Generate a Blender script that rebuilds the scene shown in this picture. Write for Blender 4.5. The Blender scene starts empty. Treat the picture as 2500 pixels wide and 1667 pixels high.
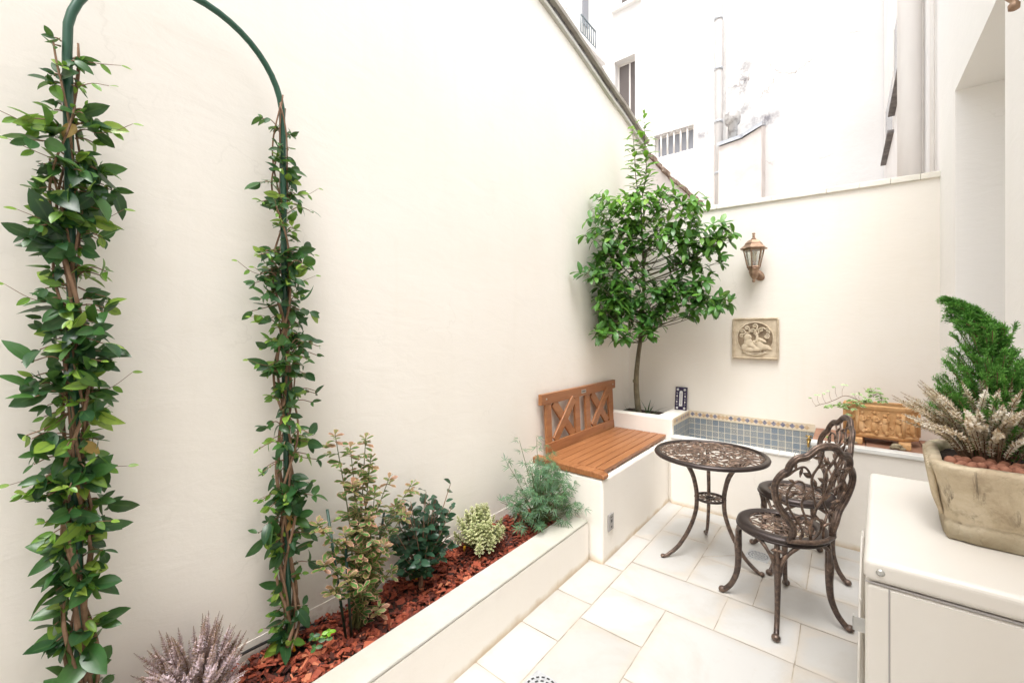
import bpy, math, random
import numpy as np
from mathutils import Vector, Matrix
R = math.radians
SC = bpy.context.scene
COL = SC.collection
random.seed(7)

# ------------------------------------------------------------------ camera measure helper
FOC, CX, HY, CAMH = 1080., 1250., 808., 1.45
FW = np.array([-.6024, .7982]); RT = np.array([.7982, .6024])
def at_y(px, py, Y):
    k = FW + RT * (px - CX) / FOC
    d = Y / k[1]
    return Vector((k[0] * d, Y, CAMH - (py - HY) / FOC * d))
def at_x(px, py, X):
    k = FW + RT * (px - CX) / FOC
    d = X / k[0]
    return Vector((X, k[1] * d, CAMH - (py - HY) / FOC * d))
T = -.07
def yb(c, x): return c + T * (x + 1.2)

# ------------------------------------------------------------------ materials
def nodes(name):
    m = bpy.data.materials.new(name); m.use_nodes = True
    nt = m.node_tree
    b = nt.nodes['Principled BSDF']
    return m, nt, b
def N(nt, t, **kw):
    n = nt.nodes.new(t)
    for k, v in kw.items():
        if k.startswith('_'): setattr(n, k[1:], v)
        else: n.inputs[k.replace('_', ' ')].default_value = v
    return n
def ramp(nt, stops, fac=None):
    r = nt.nodes.new('ShaderNodeValToRGB')
    e = r.color_ramp.elements
    while len(e) < len(stops): e.new(.5)
    for i, (p, c) in enumerate(stops):
        e[i].position = p
        e[i].color = (*c, 1) if hasattr(c, '__len__') else (c, c, c, 1)
    if fac is not None: nt.links.new(fac, r.inputs[0])
    return r
def mixc(nt, fac, a, b, mode='MIX'):
    m = nt.nodes.new('ShaderNodeMix'); m.data_type = 'RGBA'; m.blend_type = mode
    for s, v in ((m.inputs[0], fac), (m.inputs[6], a), (m.inputs[7], b)):
        if hasattr(v, 'is_output'): nt.links.new(v, s)
        elif hasattr(v, '__len__'): s.default_value = (*v, 1)
        else: s.default_value = v
    return m.outputs[2]
def math_(nt, op, a, b=None, c=None):
    m = nt.nodes.new('ShaderNodeMath'); m.operation = op
    for i, v in enumerate((a, b, c)):
        if v is None: continue
        if hasattr(v, 'is_output'): nt.links.new(v, m.inputs[i])
        else: m.inputs[i].default_value = v
    return m.outputs[0]
def coord(nt, world=False):
    if world:
        return nt.nodes.new('ShaderNodeNewGeometry').outputs['Position']
    return nt.nodes.new('ShaderNodeTexCoord').outputs['Object']
def noise(nt, co, scale, detail=4, rough=.55, dist=0):
    n = N(nt, 'ShaderNodeTexNoise', Scale=scale, Detail=detail, Roughness=rough, Distortion=dist)
    nt.links.new(co, n.inputs['Vector'])
    return n.outputs['Fac']
def bump(nt, b, h, strength, dist=.01):
    u = N(nt, 'ShaderNodeBump', Strength=strength, Distance=dist)
    nt.links.new(h, u.inputs['Height']); nt.links.new(u.outputs[0], b.inputs['Normal'])
def scaled(nt, co, s):
    mp = nt.nodes.new('ShaderNodeMapping'); mp.inputs['Scale'].default_value = s
    nt.links.new(co, mp.inputs[0]); return mp.outputs[0]
def simple(name, c1, c2=None, scale=6, rough=.7, metal=0, bs=0, bscale=60, bd=.004, stops=(.35, .65), world=False, spec=.5, coat=0, stretch=None):
    m, nt, b = nodes(name)
    co = coord(nt, world)
    if stretch: co = scaled(nt, co, stretch)
    if c2:
        r = ramp(nt, [(stops[0], c1), (stops[1], c2)], noise(nt, co, scale, 5))
        nt.links.new(r.outputs[0], b.inputs['Base Color'])
    else: b.inputs['Base Color'].default_value = (*c1, 1)
    b.inputs['Roughness'].default_value = rough
    b.inputs['Metallic'].default_value = metal
    b.inputs['Specular IOR Level'].default_value = spec
    b.inputs['Coat Weight'].default_value = coat
    if bs: bump(nt, b, noise(nt, co, bscale, 5, .6), bs, bd)
    return m

def stucco(name, base, dark, streak=.25, bs=.25, trowel=2.2, grime=None):
    m, nt, b = nodes(name)
    co = coord(nt, True)
    n1 = noise(nt, co, 1.1, 5, .6)
    n2 = noise(nt, co, 7, 6, .6)
    f = math_(nt, 'MULTIPLY', ramp(nt, [(.4, 0.), (.75, 1.)], n1).outputs[0], streak)
    c = mixc(nt, f, base, dark)
    c = mixc(nt, math_(nt, 'MULTIPLY', ramp(nt, [(.55, 0.), (.8, 1.)], n2).outputs[0], streak * .5), c, dark)
    # specks
    v = N(nt, 'ShaderNodeTexVoronoi', Scale=9.); nt.links.new(co, v.inputs['Vector'])
    sp = ramp(nt, [(.0, 1.), (.035, 0.)], v.outputs['Distance'])
    sp2 = ramp(nt, [(.52, 0.), (.6, 1.)], noise(nt, co, 2.3, 2))
    c = mixc(nt, math_(nt, 'MULTIPLY', math_(nt, 'MULTIPLY', sp.outputs[0], sp2.outputs[0]), .35), c, tuple(x * .55 for x in dark))
    vc = N(nt, 'ShaderNodeTexVoronoi', Scale=.8, _feature='DISTANCE_TO_EDGE')
    wb = N(nt, 'ShaderNodeTexNoise', Scale=3., Detail=6.); nt.links.new(co, wb.inputs['Vector'])
    vm = nt.nodes.new('ShaderNodeVectorMath'); vm.operation = 'MULTIPLY_ADD'
    nt.links.new(wb.outputs['Color'], vm.inputs[0]); vm.inputs[1].default_value = (.6, .6, .6); nt.links.new(co, vm.inputs[2])
    nt.links.new(vm.outputs[0], vc.inputs['Vector'])
    ck = ramp(nt, [(0., 1.), (.004, 0.)], vc.outputs['Distance'])
    ckm = ramp(nt, [(.54, 0.), (.62, 1.)], noise(nt, co, 1.7, 3))
    c = mixc(nt, math_(nt, 'MULTIPLY', math_(nt, 'MULTIPLY', ck.outputs[0], ckm.outputs[0]), .14), c, tuple(x * .6 for x in dark))
    dr = ramp(nt, [(.56, 0.), (.72, 1.)], noise(nt, scaled(nt, co, (5, 5, .35)), 3.2, 4, .6))
    c = mixc(nt, math_(nt, 'MULTIPLY', dr.outputs[0], .16), c, dark)
    if grime:                       # damp tan stains rising from the paving joint
        z = nt.nodes.new('ShaderNodeSeparateXYZ'); nt.links.new(co, z.inputs[0])
        g = math_(nt, 'ADD', z.outputs[2], math_(nt, 'MULTIPLY', noise(nt, co, 9, 4), .07))
        gr = ramp(nt, [(.036, 1.), (.075, 0.)], g)
        c = mixc(nt, math_(nt, 'MULTIPLY', gr.outputs[0], .8), c, grime)
        g2 = ramp(nt, [(.0, 1.), (1., 0.)], math_(nt, 'DIVIDE', math_(nt, 'SUBTRACT', z.outputs[2], .2), .22))
        sx = nt.nodes.new('ShaderNodeSeparateXYZ'); nt.links.new(co, sx.inputs[0])
        onw = ramp(nt, [(.0, 1.), (.01, 0.)], math_(nt, 'ADD', sx.outputs[0], 1.775))
        spl = ramp(nt, [(.50, 0.), (.66, 1.)], noise(nt, co, 55, 4, .7))
        c = mixc(nt, math_(nt, 'MULTIPLY', math_(nt, 'MULTIPLY', math_(nt, 'MULTIPLY', g2.outputs[0], g2.outputs[0]), spl.outputs[0]), math_(nt, 'MULTIPLY', onw.outputs[0], .5)), c, (.42, .30, .20))
    nt.links.new(c, b.inputs['Base Color'])
    b.inputs['Roughness'].default_value = .85
    b.inputs['Specular IOR Level'].default_value = .25
    tro = noise(nt, scaled(nt, co, (1, 1, 2.6)), trowel * 2, 6, .62, .6)
    fine = noise(nt, co, 90, 3)
    h = math_(nt, 'ADD', tro, math_(nt, 'MULTIPLY', fine, .12))
    bump(nt, b, h, bs, .02)
    return m

LG = 1.35
def leafmat(name, cols, rib=None, margin=None, margin_at=.62, rough=.38, trans=.22, spec=.5, margin_amt=1.):
    m, nt, b = nodes(name)
    a = nt.nodes.new('ShaderNodeAttribute'); a.attribute_name = 'col'
    s = nt.nodes.new('ShaderNodeSeparateColor'); nt.links.new(a.outputs['Color'], s.inputs[0])
    r = ramp(nt, [(i / max(1, len(cols) - 1), tuple(min(1, q * LG) for q in c)) for i, c in enumerate(cols)], s.outputs[0])
    c = r.outputs[0]
    co = coord(nt)
    nz = noise(nt, co, 60, 3)
    c = mixc(nt, .3, c, mixc(nt, nz, (0.02, .03, .01), (1, 1, .8)), 'SOFT_LIGHT')
    if margin:
        w = math_(nt, 'ADD', s.outputs[1], math_(nt, 'MULTIPLY', math_(nt, 'SUBTRACT', noise(nt, co, 150, 2), .5), .7))
        mr = ramp(nt, [(margin_at - .08, 0.), (margin_at + .08, 1.)], w)
        mm = math_(nt, 'MULTIPLY', mr.outputs[0], margin_amt)
        c = mixc(nt, mm, c, margin)
    if rib:
        rr = ramp(nt, [(.05, 1.), (.16, 0.)], s.outputs[1])
        c = mixc(nt, math_(nt, 'MULTIPLY', rr.outputs[0], .55), c, rib)
    nt.links.new(c, b.inputs['Base Color'])
    b.inputs['Roughness'].default_value = rough
    b.inputs['Specular IOR Level'].default_value = spec
    t = nt.nodes.new('ShaderNodeBsdfTranslucent')
    nt.links.new(mixc(nt, .5, c, (.25, .45, .05)), t.inputs[0])
    mx = nt.nodes.new('ShaderNodeMixShader'); mx.inputs[0].default_value = trans
    nt.links.new(b.outputs[0], mx.inputs[1]); nt.links.new(t.outputs[0], mx.inputs[2])
    nt.links.new(mx.outputs[0], nt.nodes['Material Output'].inputs[0])
    return m

MAT = {}
MAT['cream'] = stucco('cream_stucco', (.87, .83, .77), (.79, .735, .65), .35, .10, grime=(.55, .42, .26))
MAT['cream_rough'] = stucco('cream_rough_stucco', (.83, .79, .73), (.76, .705, .61), .4, .075, 4.)
MAT['white_wall'] = stucco('white_wall_paint', (.88, .865, .84), (.83, .805, .765), .2, .12, 3.)
MAT['bronze'] = None

def bronze():
    m, nt, b = nodes('dark_bronze_cast')
    g = nt.nodes.new('ShaderNodeNewGeometry')
    p = ramp(nt, [(.515, 0.), (.60, 1.)], g.outputs['Pointiness'])
    co = coord(nt)
    w = noise(nt, co, 38, 6, .7)
    wr = ramp(nt, [(.42, 0.), (.68, 1.)], w)
    f = math_(nt, 'MULTIPLY', p.outputs[0], math_(nt, 'ADD', math_(nt, 'MULTIPLY', wr.outputs[0], .8), .12))
    f = math_(nt, 'MAXIMUM', f, math_(nt, 'MULTIPLY', ramp(nt, [(.62, 0.), (.8, 1.)], w).outputs[0], .35))
    c = mixc(nt, f, (.058, .045, .042), (.42, .28, .20))
    nt.links.new(c, b.inputs['Base Color'])
    b.inputs['Metallic'].default_value = .55
    b.inputs['Roughness'].default_value = .36
    bump(nt, b, w, .12, .002)
    return m
MAT['bronze'] = bronze()
MAT['copper'] = simple('aged_copper', (.22, .135, .09), (.42, .29, .20), 22, .45, .7, .2, 80, .002)
MAT['brass'] = simple('brass', (.55, .36, .12), (.40, .26, .08), 30, .35, .9)
def wood():
    m, nt, b = nodes('oiled_wood')
    co = coord(nt)
    st = scaled(nt, co, (9, .9, 9))
    n1 = noise(nt, st, 4, 6, .6, .7)
    w = N(nt, 'ShaderNodeTexWave', Scale=3., Distortion=5., Detail=3.)
    w.bands_direction = 'X'
    nt.links.new(scaled(nt, co, (6, .35, 6)), w.inputs['Vector'])
    c = ramp(nt, [(.25, (.25, .100, .037)), (.75, (.41, .182, .073))], n1).outputs[0]
    c = mixc(nt, math_(nt, 'MULTIPLY', w.outputs['Fac'], .28), c, (.21, .055, .016))
    v = N(nt, 'ShaderNodeTexVoronoi', Scale=3.2); nt.links.new(scaled(nt, co, (1, .45, 1)), v.inputs['Vector'])
    c = mixc(nt, math_(nt, 'MULTIPLY', ramp(nt, [(.02, 1.), (.06, 0.)], v.outputs['Distance']).outputs[0], .6), c, (.12, .03, .01))
    nt.links.new(c, b.inputs['Base Color'])
    b.inputs['Roughness'].default_value = .42
    bump(nt, b, n1, .18, .002)
    return m
MAT['wood'] = wood()
MAT['green_pipe'] = simple('green_coated_steel', (.018, .075, .045), (.025, .09, .055), 20, .35, spec=.5)
MAT['stake'] = simple('dark_green_stake', (.012, .05, .032), rough=.45)
MAT['stem'] = simple('brown_stem', (.17, .095, .055), (.28, .17, .105), 30, .8, 0, .3, 120, .002)
MAT['bark'] = simple('smooth_grey_bark', (.10, .085, .055), (.19, .16, .10), 14, .8, 0, .35, 70, .004)
MAT['greenstem'] = simple('green_stem', (.10, .13, .04), (.16, .15, .06), 30, .6)
MAT['jasmine'] = leafmat('jasmine_leaf', [(.010, .038, .018), (.016, .055, .022), (.022, .075, .022), (.035, .10, .025), (.10, .21, .025), (.20, .28, .05)], rib=(.07, .14, .05), rough=.32)
MAT['dry'] = leafmat('dry_leaf', [(.28, .15, .05), (.35, .24, .08)], rough=.6)
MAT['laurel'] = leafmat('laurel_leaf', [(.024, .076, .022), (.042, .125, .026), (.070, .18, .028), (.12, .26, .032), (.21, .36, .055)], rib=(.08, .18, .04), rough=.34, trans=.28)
MAT['camellia'] = leafmat('camellia_leaf', [(.010, .032, .022), (.018, .050, .034), (.030, .075, .050)], rough=.26)
MAT['variegated'] = leafmat('pink_edged_leaf', [(.020, .072, .018), (.036, .110, .022), (.075, .15, .030), (.22, .10, .065)], margin=(.58, .30, .21), margin_at=.80, rough=.5)
MAT['hebe'] = leafmat('cream_edged_leaf', [(.05, .10, .025), (.09, .16, .04)], margin=(.72, .70, .40), margin_at=.44, rough=.45)
MAT['choisya'] = leafmat('narrow_leaf', [(.030, .080, .045), (.05, .12, .06), (.09, .17, .08)], rib=(.12, .22, .11), rough=.4)
MAT['conifer'] = leafmat('conifer_needle', [(.060, .17, .040), (.10, .27, .055), (.18, .40, .085)], rough=.6, trans=.2)
MAT['ivy'] = leafmat('ivy_leaf', [(.06, .14, .02), (.14, .26, .04), (.40, .52, .32)], margin=(.60, .64, .40), margin_at=.74, rough=.45)
MAT['spiky'] = leafmat('dark_blade_leaf', [(.012, .02, .014), (.02, .04, .02)], rough=.4)
MAT['heather'] = leafmat('mauve_heather_bud', [(.17, .11, .085), (.33, .23, .19), (.44, .33, .36), (.56, .47, .53)], rough=.7, trans=.15)
MAT['heather_white'] = leafmat('cream_heather_bud', [(.18, .11, .06), (.44, .34, .24), (.60, .53, .45), (.70, .65, .60)], rough=.7, trans=.15)
MAT['seedling'] = leafmat('fresh_leaf', [(.02, .06, .035), (.10, .26, .015), (.17, .36, .02)], rib=(.2, .4, .1), rough=.4)
def mulchm():
    m, nt, b = nodes('red_bark_chip')
    a = nt.nodes.new('ShaderNodeAttribute'); a.attribute_name = 'col'
    s = nt.nodes.new('ShaderNodeSeparateColor'); nt.links.new(a.outputs['Color'], s.inputs[0])
    c = ramp(nt, [(0, (.045, .012, .008)), (.3, (.15, .028, .014)), (.6, (.29, .058, .027)), (.85, (.40, .095, .042)), (1, (.46, .16, .08))], s.outputs[0]).outputs[0]
    n1 = noise(nt, coord(nt), 120, 4)
    c = mixc(nt, .5, c, mixc(nt, n1, (.2, .2, .2), (.85, .85, .85)), 'OVERLAY')
    nt.links.new(c, b.inputs['Base Color']); b.inputs['Roughness'].default_value = .75
    bump(nt, b, n1, .4, .003)
    return m
MAT['mulch'] = mulchm()
MAT['soil'] = simple('dark_soil', (.018, .010, .007), (.05, .028, .018), 40, .95, 0, .8, 90, .01)
def floorm():
    m, nt, b = nodes('limestone_paving')
    a = nt.nodes.new('ShaderNodeAttribute'); a.attribute_name = 'col'
    s = nt.nodes.new('ShaderNodeSeparateColor'); nt.links.new(a.outputs['Color'], s.inputs[0])
    co = coord(nt, True)
    n1 = noise(nt, co, 3.2, 6, .65, .4)
    n2 = noise(nt, co, 17, 6, .7)
    c = ramp(nt, [(0, (.455, .442, .42)), (1, (.54, .532, .515))], s.outputs[0]).outputs[0]
    c = mixc(nt, math_(nt, 'MULTIPLY', ramp(nt, [(.48, 0.), (.75, 1.)], n1).outputs[0], .45), c, (.38, .335, .275))
    c = mixc(nt, math_(nt, 'MULTIPLY', ramp(nt, [(.60, 0.), (.78, 1.)], n2).outputs[0], .30), c, (.36, .30, .235))
    # tan staining near the joints (stored distance to the edge)
    e = ramp(nt, [(0.0, 1.), (.07, 0.)], math_(nt, 'ADD', s.outputs[1], math_(nt, 'MULTIPLY', n2, .06)))
    c = mixc(nt, math_(nt, 'MULTIPLY', e.outputs[0], .35), c, (.62, .47, .30))
    nt.links.new(c, b.inputs['Base Color'])
    b.inputs['Roughness'].default_value = .55
    b.inputs['Specular IOR Level'].default_value = .35
    bump(nt, b, math_(nt, 'ADD', n1, math_(nt, 'MULTIPLY', n2, .4)), .12, .01)
    return m
MAT['floor'] = floorm()
MAT['grout'] = simple('tan_grout', (.30, .24, .175), (.58, .525, .435), 9, .9, 0, .4, 60, .004, (.33, .6), True)
def tilem():
    m, nt, b = nodes('blue_patterned_tile')
    a = nt.nodes.new('ShaderNodeAttribute'); a.attribute_name = 'col'
    s = nt.nodes.new('ShaderNodeSeparateColor'); nt.links.new(a.outputs['Color'], s.inputs[0])
    rn = s.outputs[0]
    u = math_(nt, 'ABSOLUTE', math_(nt, 'SUBTRACT', s.outputs[1], .5))
    v = math_(nt, 'ABSOLUTE', math_(nt, 'SUBTRACT', s.outputs[2], .5))
    k = lambda q: math_(nt, 'MULTIPLY', rn, q)
    r = math_(nt, 'SQRT', math_(nt, 'ADD', math_(nt, 'MULTIPLY', u, u), math_(nt, 'MULTIPLY', v, v)))
    md = math_(nt, 'ADD', u, v)
    p1 = math_(nt, 'SINE', math_(nt, 'ADD', math_(nt, 'MULTIPLY', r, 24.), k(91.)))
    p2 = math_(nt, 'SINE', math_(nt, 'ADD', math_(nt, 'MULTIPLY', md, 19.), k(47.)))
    p3 = math_(nt, 'MULTIPLY', math_(nt, 'SINE', math_(nt, 'ADD', math_(nt, 'MULTIPLY', u, 26.), k(33.))), math_(nt, 'SINE', math_(nt, 'ADD', math_(nt, 'MULTIPLY', v, 26.), k(33.))))
    w = math_(nt, 'FRACT', k(13.7))
    q = math_(nt, 'ADD', math_(nt, 'MULTIPLY', p1, w), math_(nt, 'ADD', math_(nt, 'MULTIPLY', p2, math_(nt, 'SUBTRACT', 1., w)), math_(nt, 'MULTIPLY', p3, .8)))
    q = math_(nt, 'ADD', math_(nt, 'MULTIPLY', q, .35), .5)
    dk = ramp(nt, [(0, (.10, .14, .20)), (.5, (.15, .19, .225)), (1, (.19, .20, .21))], math_(nt, 'FRACT', k(7.3))).outputs[0]
    lt = ramp(nt, [(0, (.22, .27, .33)), (.5, (.42, .41, .375)), (1, (.24, .28, .32))], math_(nt, 'FRACT', k(5.1))).outputs[0]
    c = mixc(nt, ramp(nt, [(.38, 0.), (.62, 1.)], q).outputs[0], dk, lt)
    nt.links.new(c, b.inputs['Base Color']); b.inputs['Roughness'].default_value = .3
    return m
MAT['tile'] = tilem()
MAT['tile_grout'] = simple('pale_tile_grout', (.62, .57, .46), (.68, .64, .55), 20, .85)
MAT['travertine'] = simple('travertine_border', (.66, .55, .41), (.75, .66, .52), 18, .6)
MAT['diamond_blue'] = simple('diamond_inlay', (.10, .12, .19), (.32, .30, .36), 70, .35)
MAT['diamond_tan'] = simple('diamond_tan', (.50, .34, .20), (.60, .46, .30), 40, .5)
MAT['white_tile'] = simple('white_glazed_tile', (.82, .82, .80), (.74, .74, .72), 8, .25)
MAT['terracotta_tile'] = simple('terracotta_tile', (.25, .125, .08), (.36, .19, .12), 12, .7, 0, .2)
def terracotta():
    m, nt, b = nodes('worn_terracotta')
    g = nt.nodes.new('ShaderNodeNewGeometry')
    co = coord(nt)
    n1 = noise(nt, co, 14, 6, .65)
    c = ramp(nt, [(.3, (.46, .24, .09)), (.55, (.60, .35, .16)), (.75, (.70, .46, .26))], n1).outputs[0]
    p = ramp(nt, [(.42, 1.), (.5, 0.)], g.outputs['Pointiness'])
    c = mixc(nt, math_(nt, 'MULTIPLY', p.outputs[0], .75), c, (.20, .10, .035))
    nt.links.new(c, b.inputs['Base Color']); b.inputs['Roughness'].default_value = .85
    bump(nt, b, noise(nt, co, 90, 5), .4, .004)
    return m
MAT['terracotta'] = terracotta()
def stonepot():
    m, nt, b = nodes('weathered_stone')
    co = coord(nt)
    n1 = noise(nt, co, 6, 6, .65, .5)
    n2 = noise(nt, scaled(nt, co, (1, 1, .28)), 26, 5, .7, .6)
    c = ramp(nt, [(.3, (.35, .26, .165)), (.5, (.53, .44, .305)), (.72, (.70, .62, .48))], n1).outputs[0]
    cr = ramp(nt, [(.55, 0.), (.63, 1.)], n2)
    msk = ramp(nt, [(.44, 0.), (.56, 1.)], noise(nt, co, 7, 2))
    c = mixc(nt, math_(nt, 'MULTIPLY', math_(nt, 'MULTIPLY', cr.outputs[0], msk.outputs[0]), .8), c, (.11, .085, .06))
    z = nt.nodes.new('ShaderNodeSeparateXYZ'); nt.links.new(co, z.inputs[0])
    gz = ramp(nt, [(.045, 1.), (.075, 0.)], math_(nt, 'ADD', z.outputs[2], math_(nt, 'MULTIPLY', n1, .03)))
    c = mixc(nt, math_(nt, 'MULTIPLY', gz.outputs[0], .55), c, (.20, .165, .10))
    c = mixc(nt, math_(nt, 'MULTIPLY', ramp(nt, [(.52, 0.), (.72, 1.)], noise(nt, co, 15, 6, .7)).outputs[0], .75), c, (.22, .165, .10))
    nt.links.new(c, b.inputs['Base Color']); b.inputs['Roughness'].default_value = .8
    bump(nt, b, math_(nt, 'SUBTRACT', noise(nt, co, 60, 5), math_(nt, 'MULTIPLY', cr.outputs[0], .6)), .5, .005)
    return m
MAT['stonepot'] = stonepot()
MAT['clay'] = simple('clay_ball', (.22, .085, .05), (.34, .15, .09), 60, .8, 0, .3, 150, .002)
MAT['metal_white'] = simple('powder_coated_white', (.68, .65, .60), (.66, .62, .565), 3, .38, 0, .03, 200, .001)
MAT['steel'] = simple('zinc_steel', (.60, .60, .58), (.48, .48, .47), 30, .35, .9)
MAT['grey_plastic'] = simple('grey_plastic', (.34, .32, .31), rough=.5)
MAT['drain_metal'] = simple('pale_drain_plate', (.50, .51, .52), (.36, .37, .38), 60, .5)
MAT['dark'] = simple('dark_detail', (.02, .02, .022), rough=.6)
MAT['navy'] = simple('navy_glaze', (.018, .014, .045), (.035, .025, .07), 60, .25)
MAT['white_glaze'] = simple('white_glaze', (.72, .72, .72), rough=.3)
MAT['yellow'] = simple('yellow_plastic', (.75, .42, .015), rough=.45)
MAT['pebble'] = simple('grey_pebble', (.20, .20, .19), (.32, .31, .29), 40, .7)
MAT['rubber'] = simple('black_rubber', (.012, .012, .012), rough=.6)
def plaque():
    m, nt, b = nodes('carved_sandstone')
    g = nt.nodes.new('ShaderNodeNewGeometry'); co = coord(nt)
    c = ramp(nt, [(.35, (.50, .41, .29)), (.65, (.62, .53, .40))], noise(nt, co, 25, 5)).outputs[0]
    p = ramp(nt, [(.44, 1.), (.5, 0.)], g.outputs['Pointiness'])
    c = mixc(nt, math_(nt, 'MULTIPLY', p.outputs[0], .8), c, (.16, .10, .05))  # occlusion-like shade put into the colour of the carved creases
    nt.links.new(c, b.inputs['Base Color']); b.inputs['Roughness'].default_value = .85
    bump(nt, b, noise(nt, co, 120, 4), .3, .002)
    return m
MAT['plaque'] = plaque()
MAT['plaque_recess'] = simple('brown_recess', (.34, .25, .16), (.46, .36, .25), 25, .9)  # darker brown ground behind the carving
MAT['far_wall'] = None
def farwall():
    m, nt, b = nodes('white_render_stained')
    co = coord(nt, True)
    base = mixc(nt, ramp(nt, [(.45, 0.), (.8, 1.)], noise(nt, co, .8, 5)).outputs[0], (.81, .80, .79), (.74, .725, .71))
    # cracks
    v = N(nt, 'ShaderNodeTexVoronoi', Scale=.42, _feature='DISTANCE_TO_EDGE')
    wob = N(nt, 'ShaderNodeTexNoise', Scale=2.2, Detail=5.); nt.links.new(co, wob.inputs['Vector'])
    vm = nt.nodes.new('ShaderNodeVectorMath'); vm.operation = 'MULTIPLY_ADD'
    nt.links.new(wob.outputs['Color'], vm.inputs[0]); vm.inputs[1].default_value = (.7, .7, .7); nt.links.new(co, vm.inputs[2])
    nt.links.new(vm.outputs[0], v.inputs['Vector'])
    cr = ramp(nt, [(.0, 1.), (.006, 0.)], v.outputs['Distance'])
    cm = ramp(nt, [(.5, 0.), (.62, 1.)], noise(nt, co, .9, 2))
    c = mixc(nt, math_(nt, 'MULTIPLY', math_(nt, 'MULTIPLY', cr.outputs[0], cm.outputs[0]), .8), base, (.20, .16, .145))
    # soot above the flue and beside the drainpipe
    for (px, pz, sx, sz, amt, col, sc) in ((-1.85, 6.9, .36, 1.3, .9, (.14, .13, .145), 3.2), (-1.42, 6.05, .5, .34, .85, (.14, .13, .16), 4.), (-2.72, 6.15, .34, .25, .8, (.16, .15, .18), 4.), (-2.33, 7.2, .2, 1.9, .5, (.3, .28, .28), 3.)):
        z = nt.nodes.new('ShaderNodeSeparateXYZ'); nt.links.new(co, z.inputs[0])
        ex = math_(nt, 'DIVIDE', math_(nt, 'SUBTRACT', z.outputs[0], px), sx)
        ez = math_(nt, 'DIVIDE', math_(nt, 'SUBTRACT', z.outputs[2], pz), sz)
        rr = math_(nt, 'SQRT', math_(nt, 'ADD', math_(nt, 'MULTIPLY', ex, ex), math_(nt, 'MULTIPLY', ez, ez)))
        fall = ramp(nt, [(.2, 1.), (1., 0.)], rr)
        nn = ramp(nt, [(.40, 0.), (.62, 1.)], noise(nt, co, sc, 7, .7))
        c = mixc(nt, math_(nt, 'MULTIPLY', math_(nt, 'MULTIPLY', fall.outputs[0], nn.outputs[0]), amt), c, col)
    nt.links.new(c, b.inputs['Base Color']); b.inputs['Roughness'].default_value = .9
    bump(nt, b, noise(nt, co, 12, 5), .2, .02)
    return m
MAT['far_wall'] = farwall()
MAT['far_low'] = simple('pinkish_render', (.78, .73, .70), (.66, .59, .55), 1.6, .9, 0, .3, 12, .02, (.4, .75), True)
MAT['far_right'] = simple('pale_render', (.90, .885, .865), (.82, .80, .785), 1.2, .9, world=True)
MAT['window_frame'] = simple('painted_window_frame', (.72, .69, .66), rough=.5)
MAT['reveal'] = simple('grey_reveal', (.60, .56, .53), (.68, .65, .62), 3, .9, world=True)
def glassm(name, c, rough=.08):
    m, nt, b = nodes(name)
    b.inputs['Base Color'].default_value = (*c, 1); b.inputs['Roughness'].default_value = rough
    return m
MAT['pane'] = glassm('dim_window_pane', (.15, .13, .125))
MAT['pane_grey'] = glassm('grey_window_pane', (.30, .31, .34), .2)
MAT['pvc'] = simple('pale_painted_pipe', (.87, .84, .81), (.80, .765, .735), 4, .5, stretch=(1, 1, .2))
MAT['pvc_dirty'] = simple('grimy_painted_pipe', (.56, .54, .525), (.42, .40, .39), 3, .6, stretch=(1, 1, .3))
MAT['far_box'] = simple('stained_box_render', (.74, .69, .66), (.60, .54, .51), 2.2, .9, 0, .3, 12, .02, (.4, .75), True)
MAT['zinc'] = simple('zinc_sheet', (.42, .44, .47), (.52, .54, .57), 8, .45, .5)
MAT['flue'] = simple('sooty_flue', (.55, .54, .53), (.20, .18, .17), 9, .6, .4, stops=(.45, .7))
MAT['slate'] = simple('slate_coping', (.10, .09, .085), (.22, .20, .19), 7, .8, 0, .4, 40, .01)
MAT['cap_tile'] = simple('cap_tile', (.36, .32, .28), (.46, .43, .38), 6, .85, 0, .3, 30, .01)
MAT['mossy_coping'] = simple('weathered_coping', (.74, .71, .63), (.82, .785, .72), 3, .85, 0, .3, 30, .01, world=True)
MAT['old_edge'] = simple('old_mortar_edge', (.20, .13, .09), (.42, .33, .27), 12, .95, 0, .8, 30, .02)
MAT['rail'] = simple('grey_iron', (.18, .22, .24), rough=.5)
MAT['door'] = simple('white_door', (.80, .79, .77), rough=.4)
MAT['lip_white'] = stucco('planter_coping', (.53, .515, .485), (.40, .39, .285), .75, .12, 4.)
def clearglass():
    m, nt, b = nodes('lantern_glass')
    b.inputs['Base Color'].default_value = (.92, .95, .93, 1)
    b.inputs['Roughness'].default_value = .03
    t = nt.nodes.new('ShaderNodeBsdfTransparent'); t.inputs[0].default_value = (.93, .95, .93, 1)
    mx = nt.nodes.new('ShaderNodeMixShader'); mx.inputs[0].default_value = .22
    nt.links.new(t.outputs[0], mx.inputs[1]); nt.links.new(b.outputs[0], mx.inputs[2])
    nt.links.new(mx.outputs[0], nt.nodes['Material Output'].inputs[0])
    return m
MAT['glass'] = clearglass()
MAT['bulb'] = simple('amber_bulb', (.72, .58, .32), rough=.25)

# ------------------------------------------------------------------ mesh helper
def cr(pts, n=6):
    """Catmull-Rom through pts"""
    P = [Vector(p) for p in pts]
    if len(P) < 3: return P
    Q = [P[0] * 2 - P[1]] + P + [P[-1] * 2 - P[-2]]
    out = []
    for i in range(1, len(Q) - 2):
        a, b, c, d = Q[i - 1:i + 3]
        for k in range(n):
            t = k / n
            out.append(.5 * ((2 * b) + (c - a) * t + (2 * a - 5 * b + 4 * c - d) * t * t + (3 * b - a - 3 * c + d) * t ** 3))
    out.append(P[-1]); return out

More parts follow.
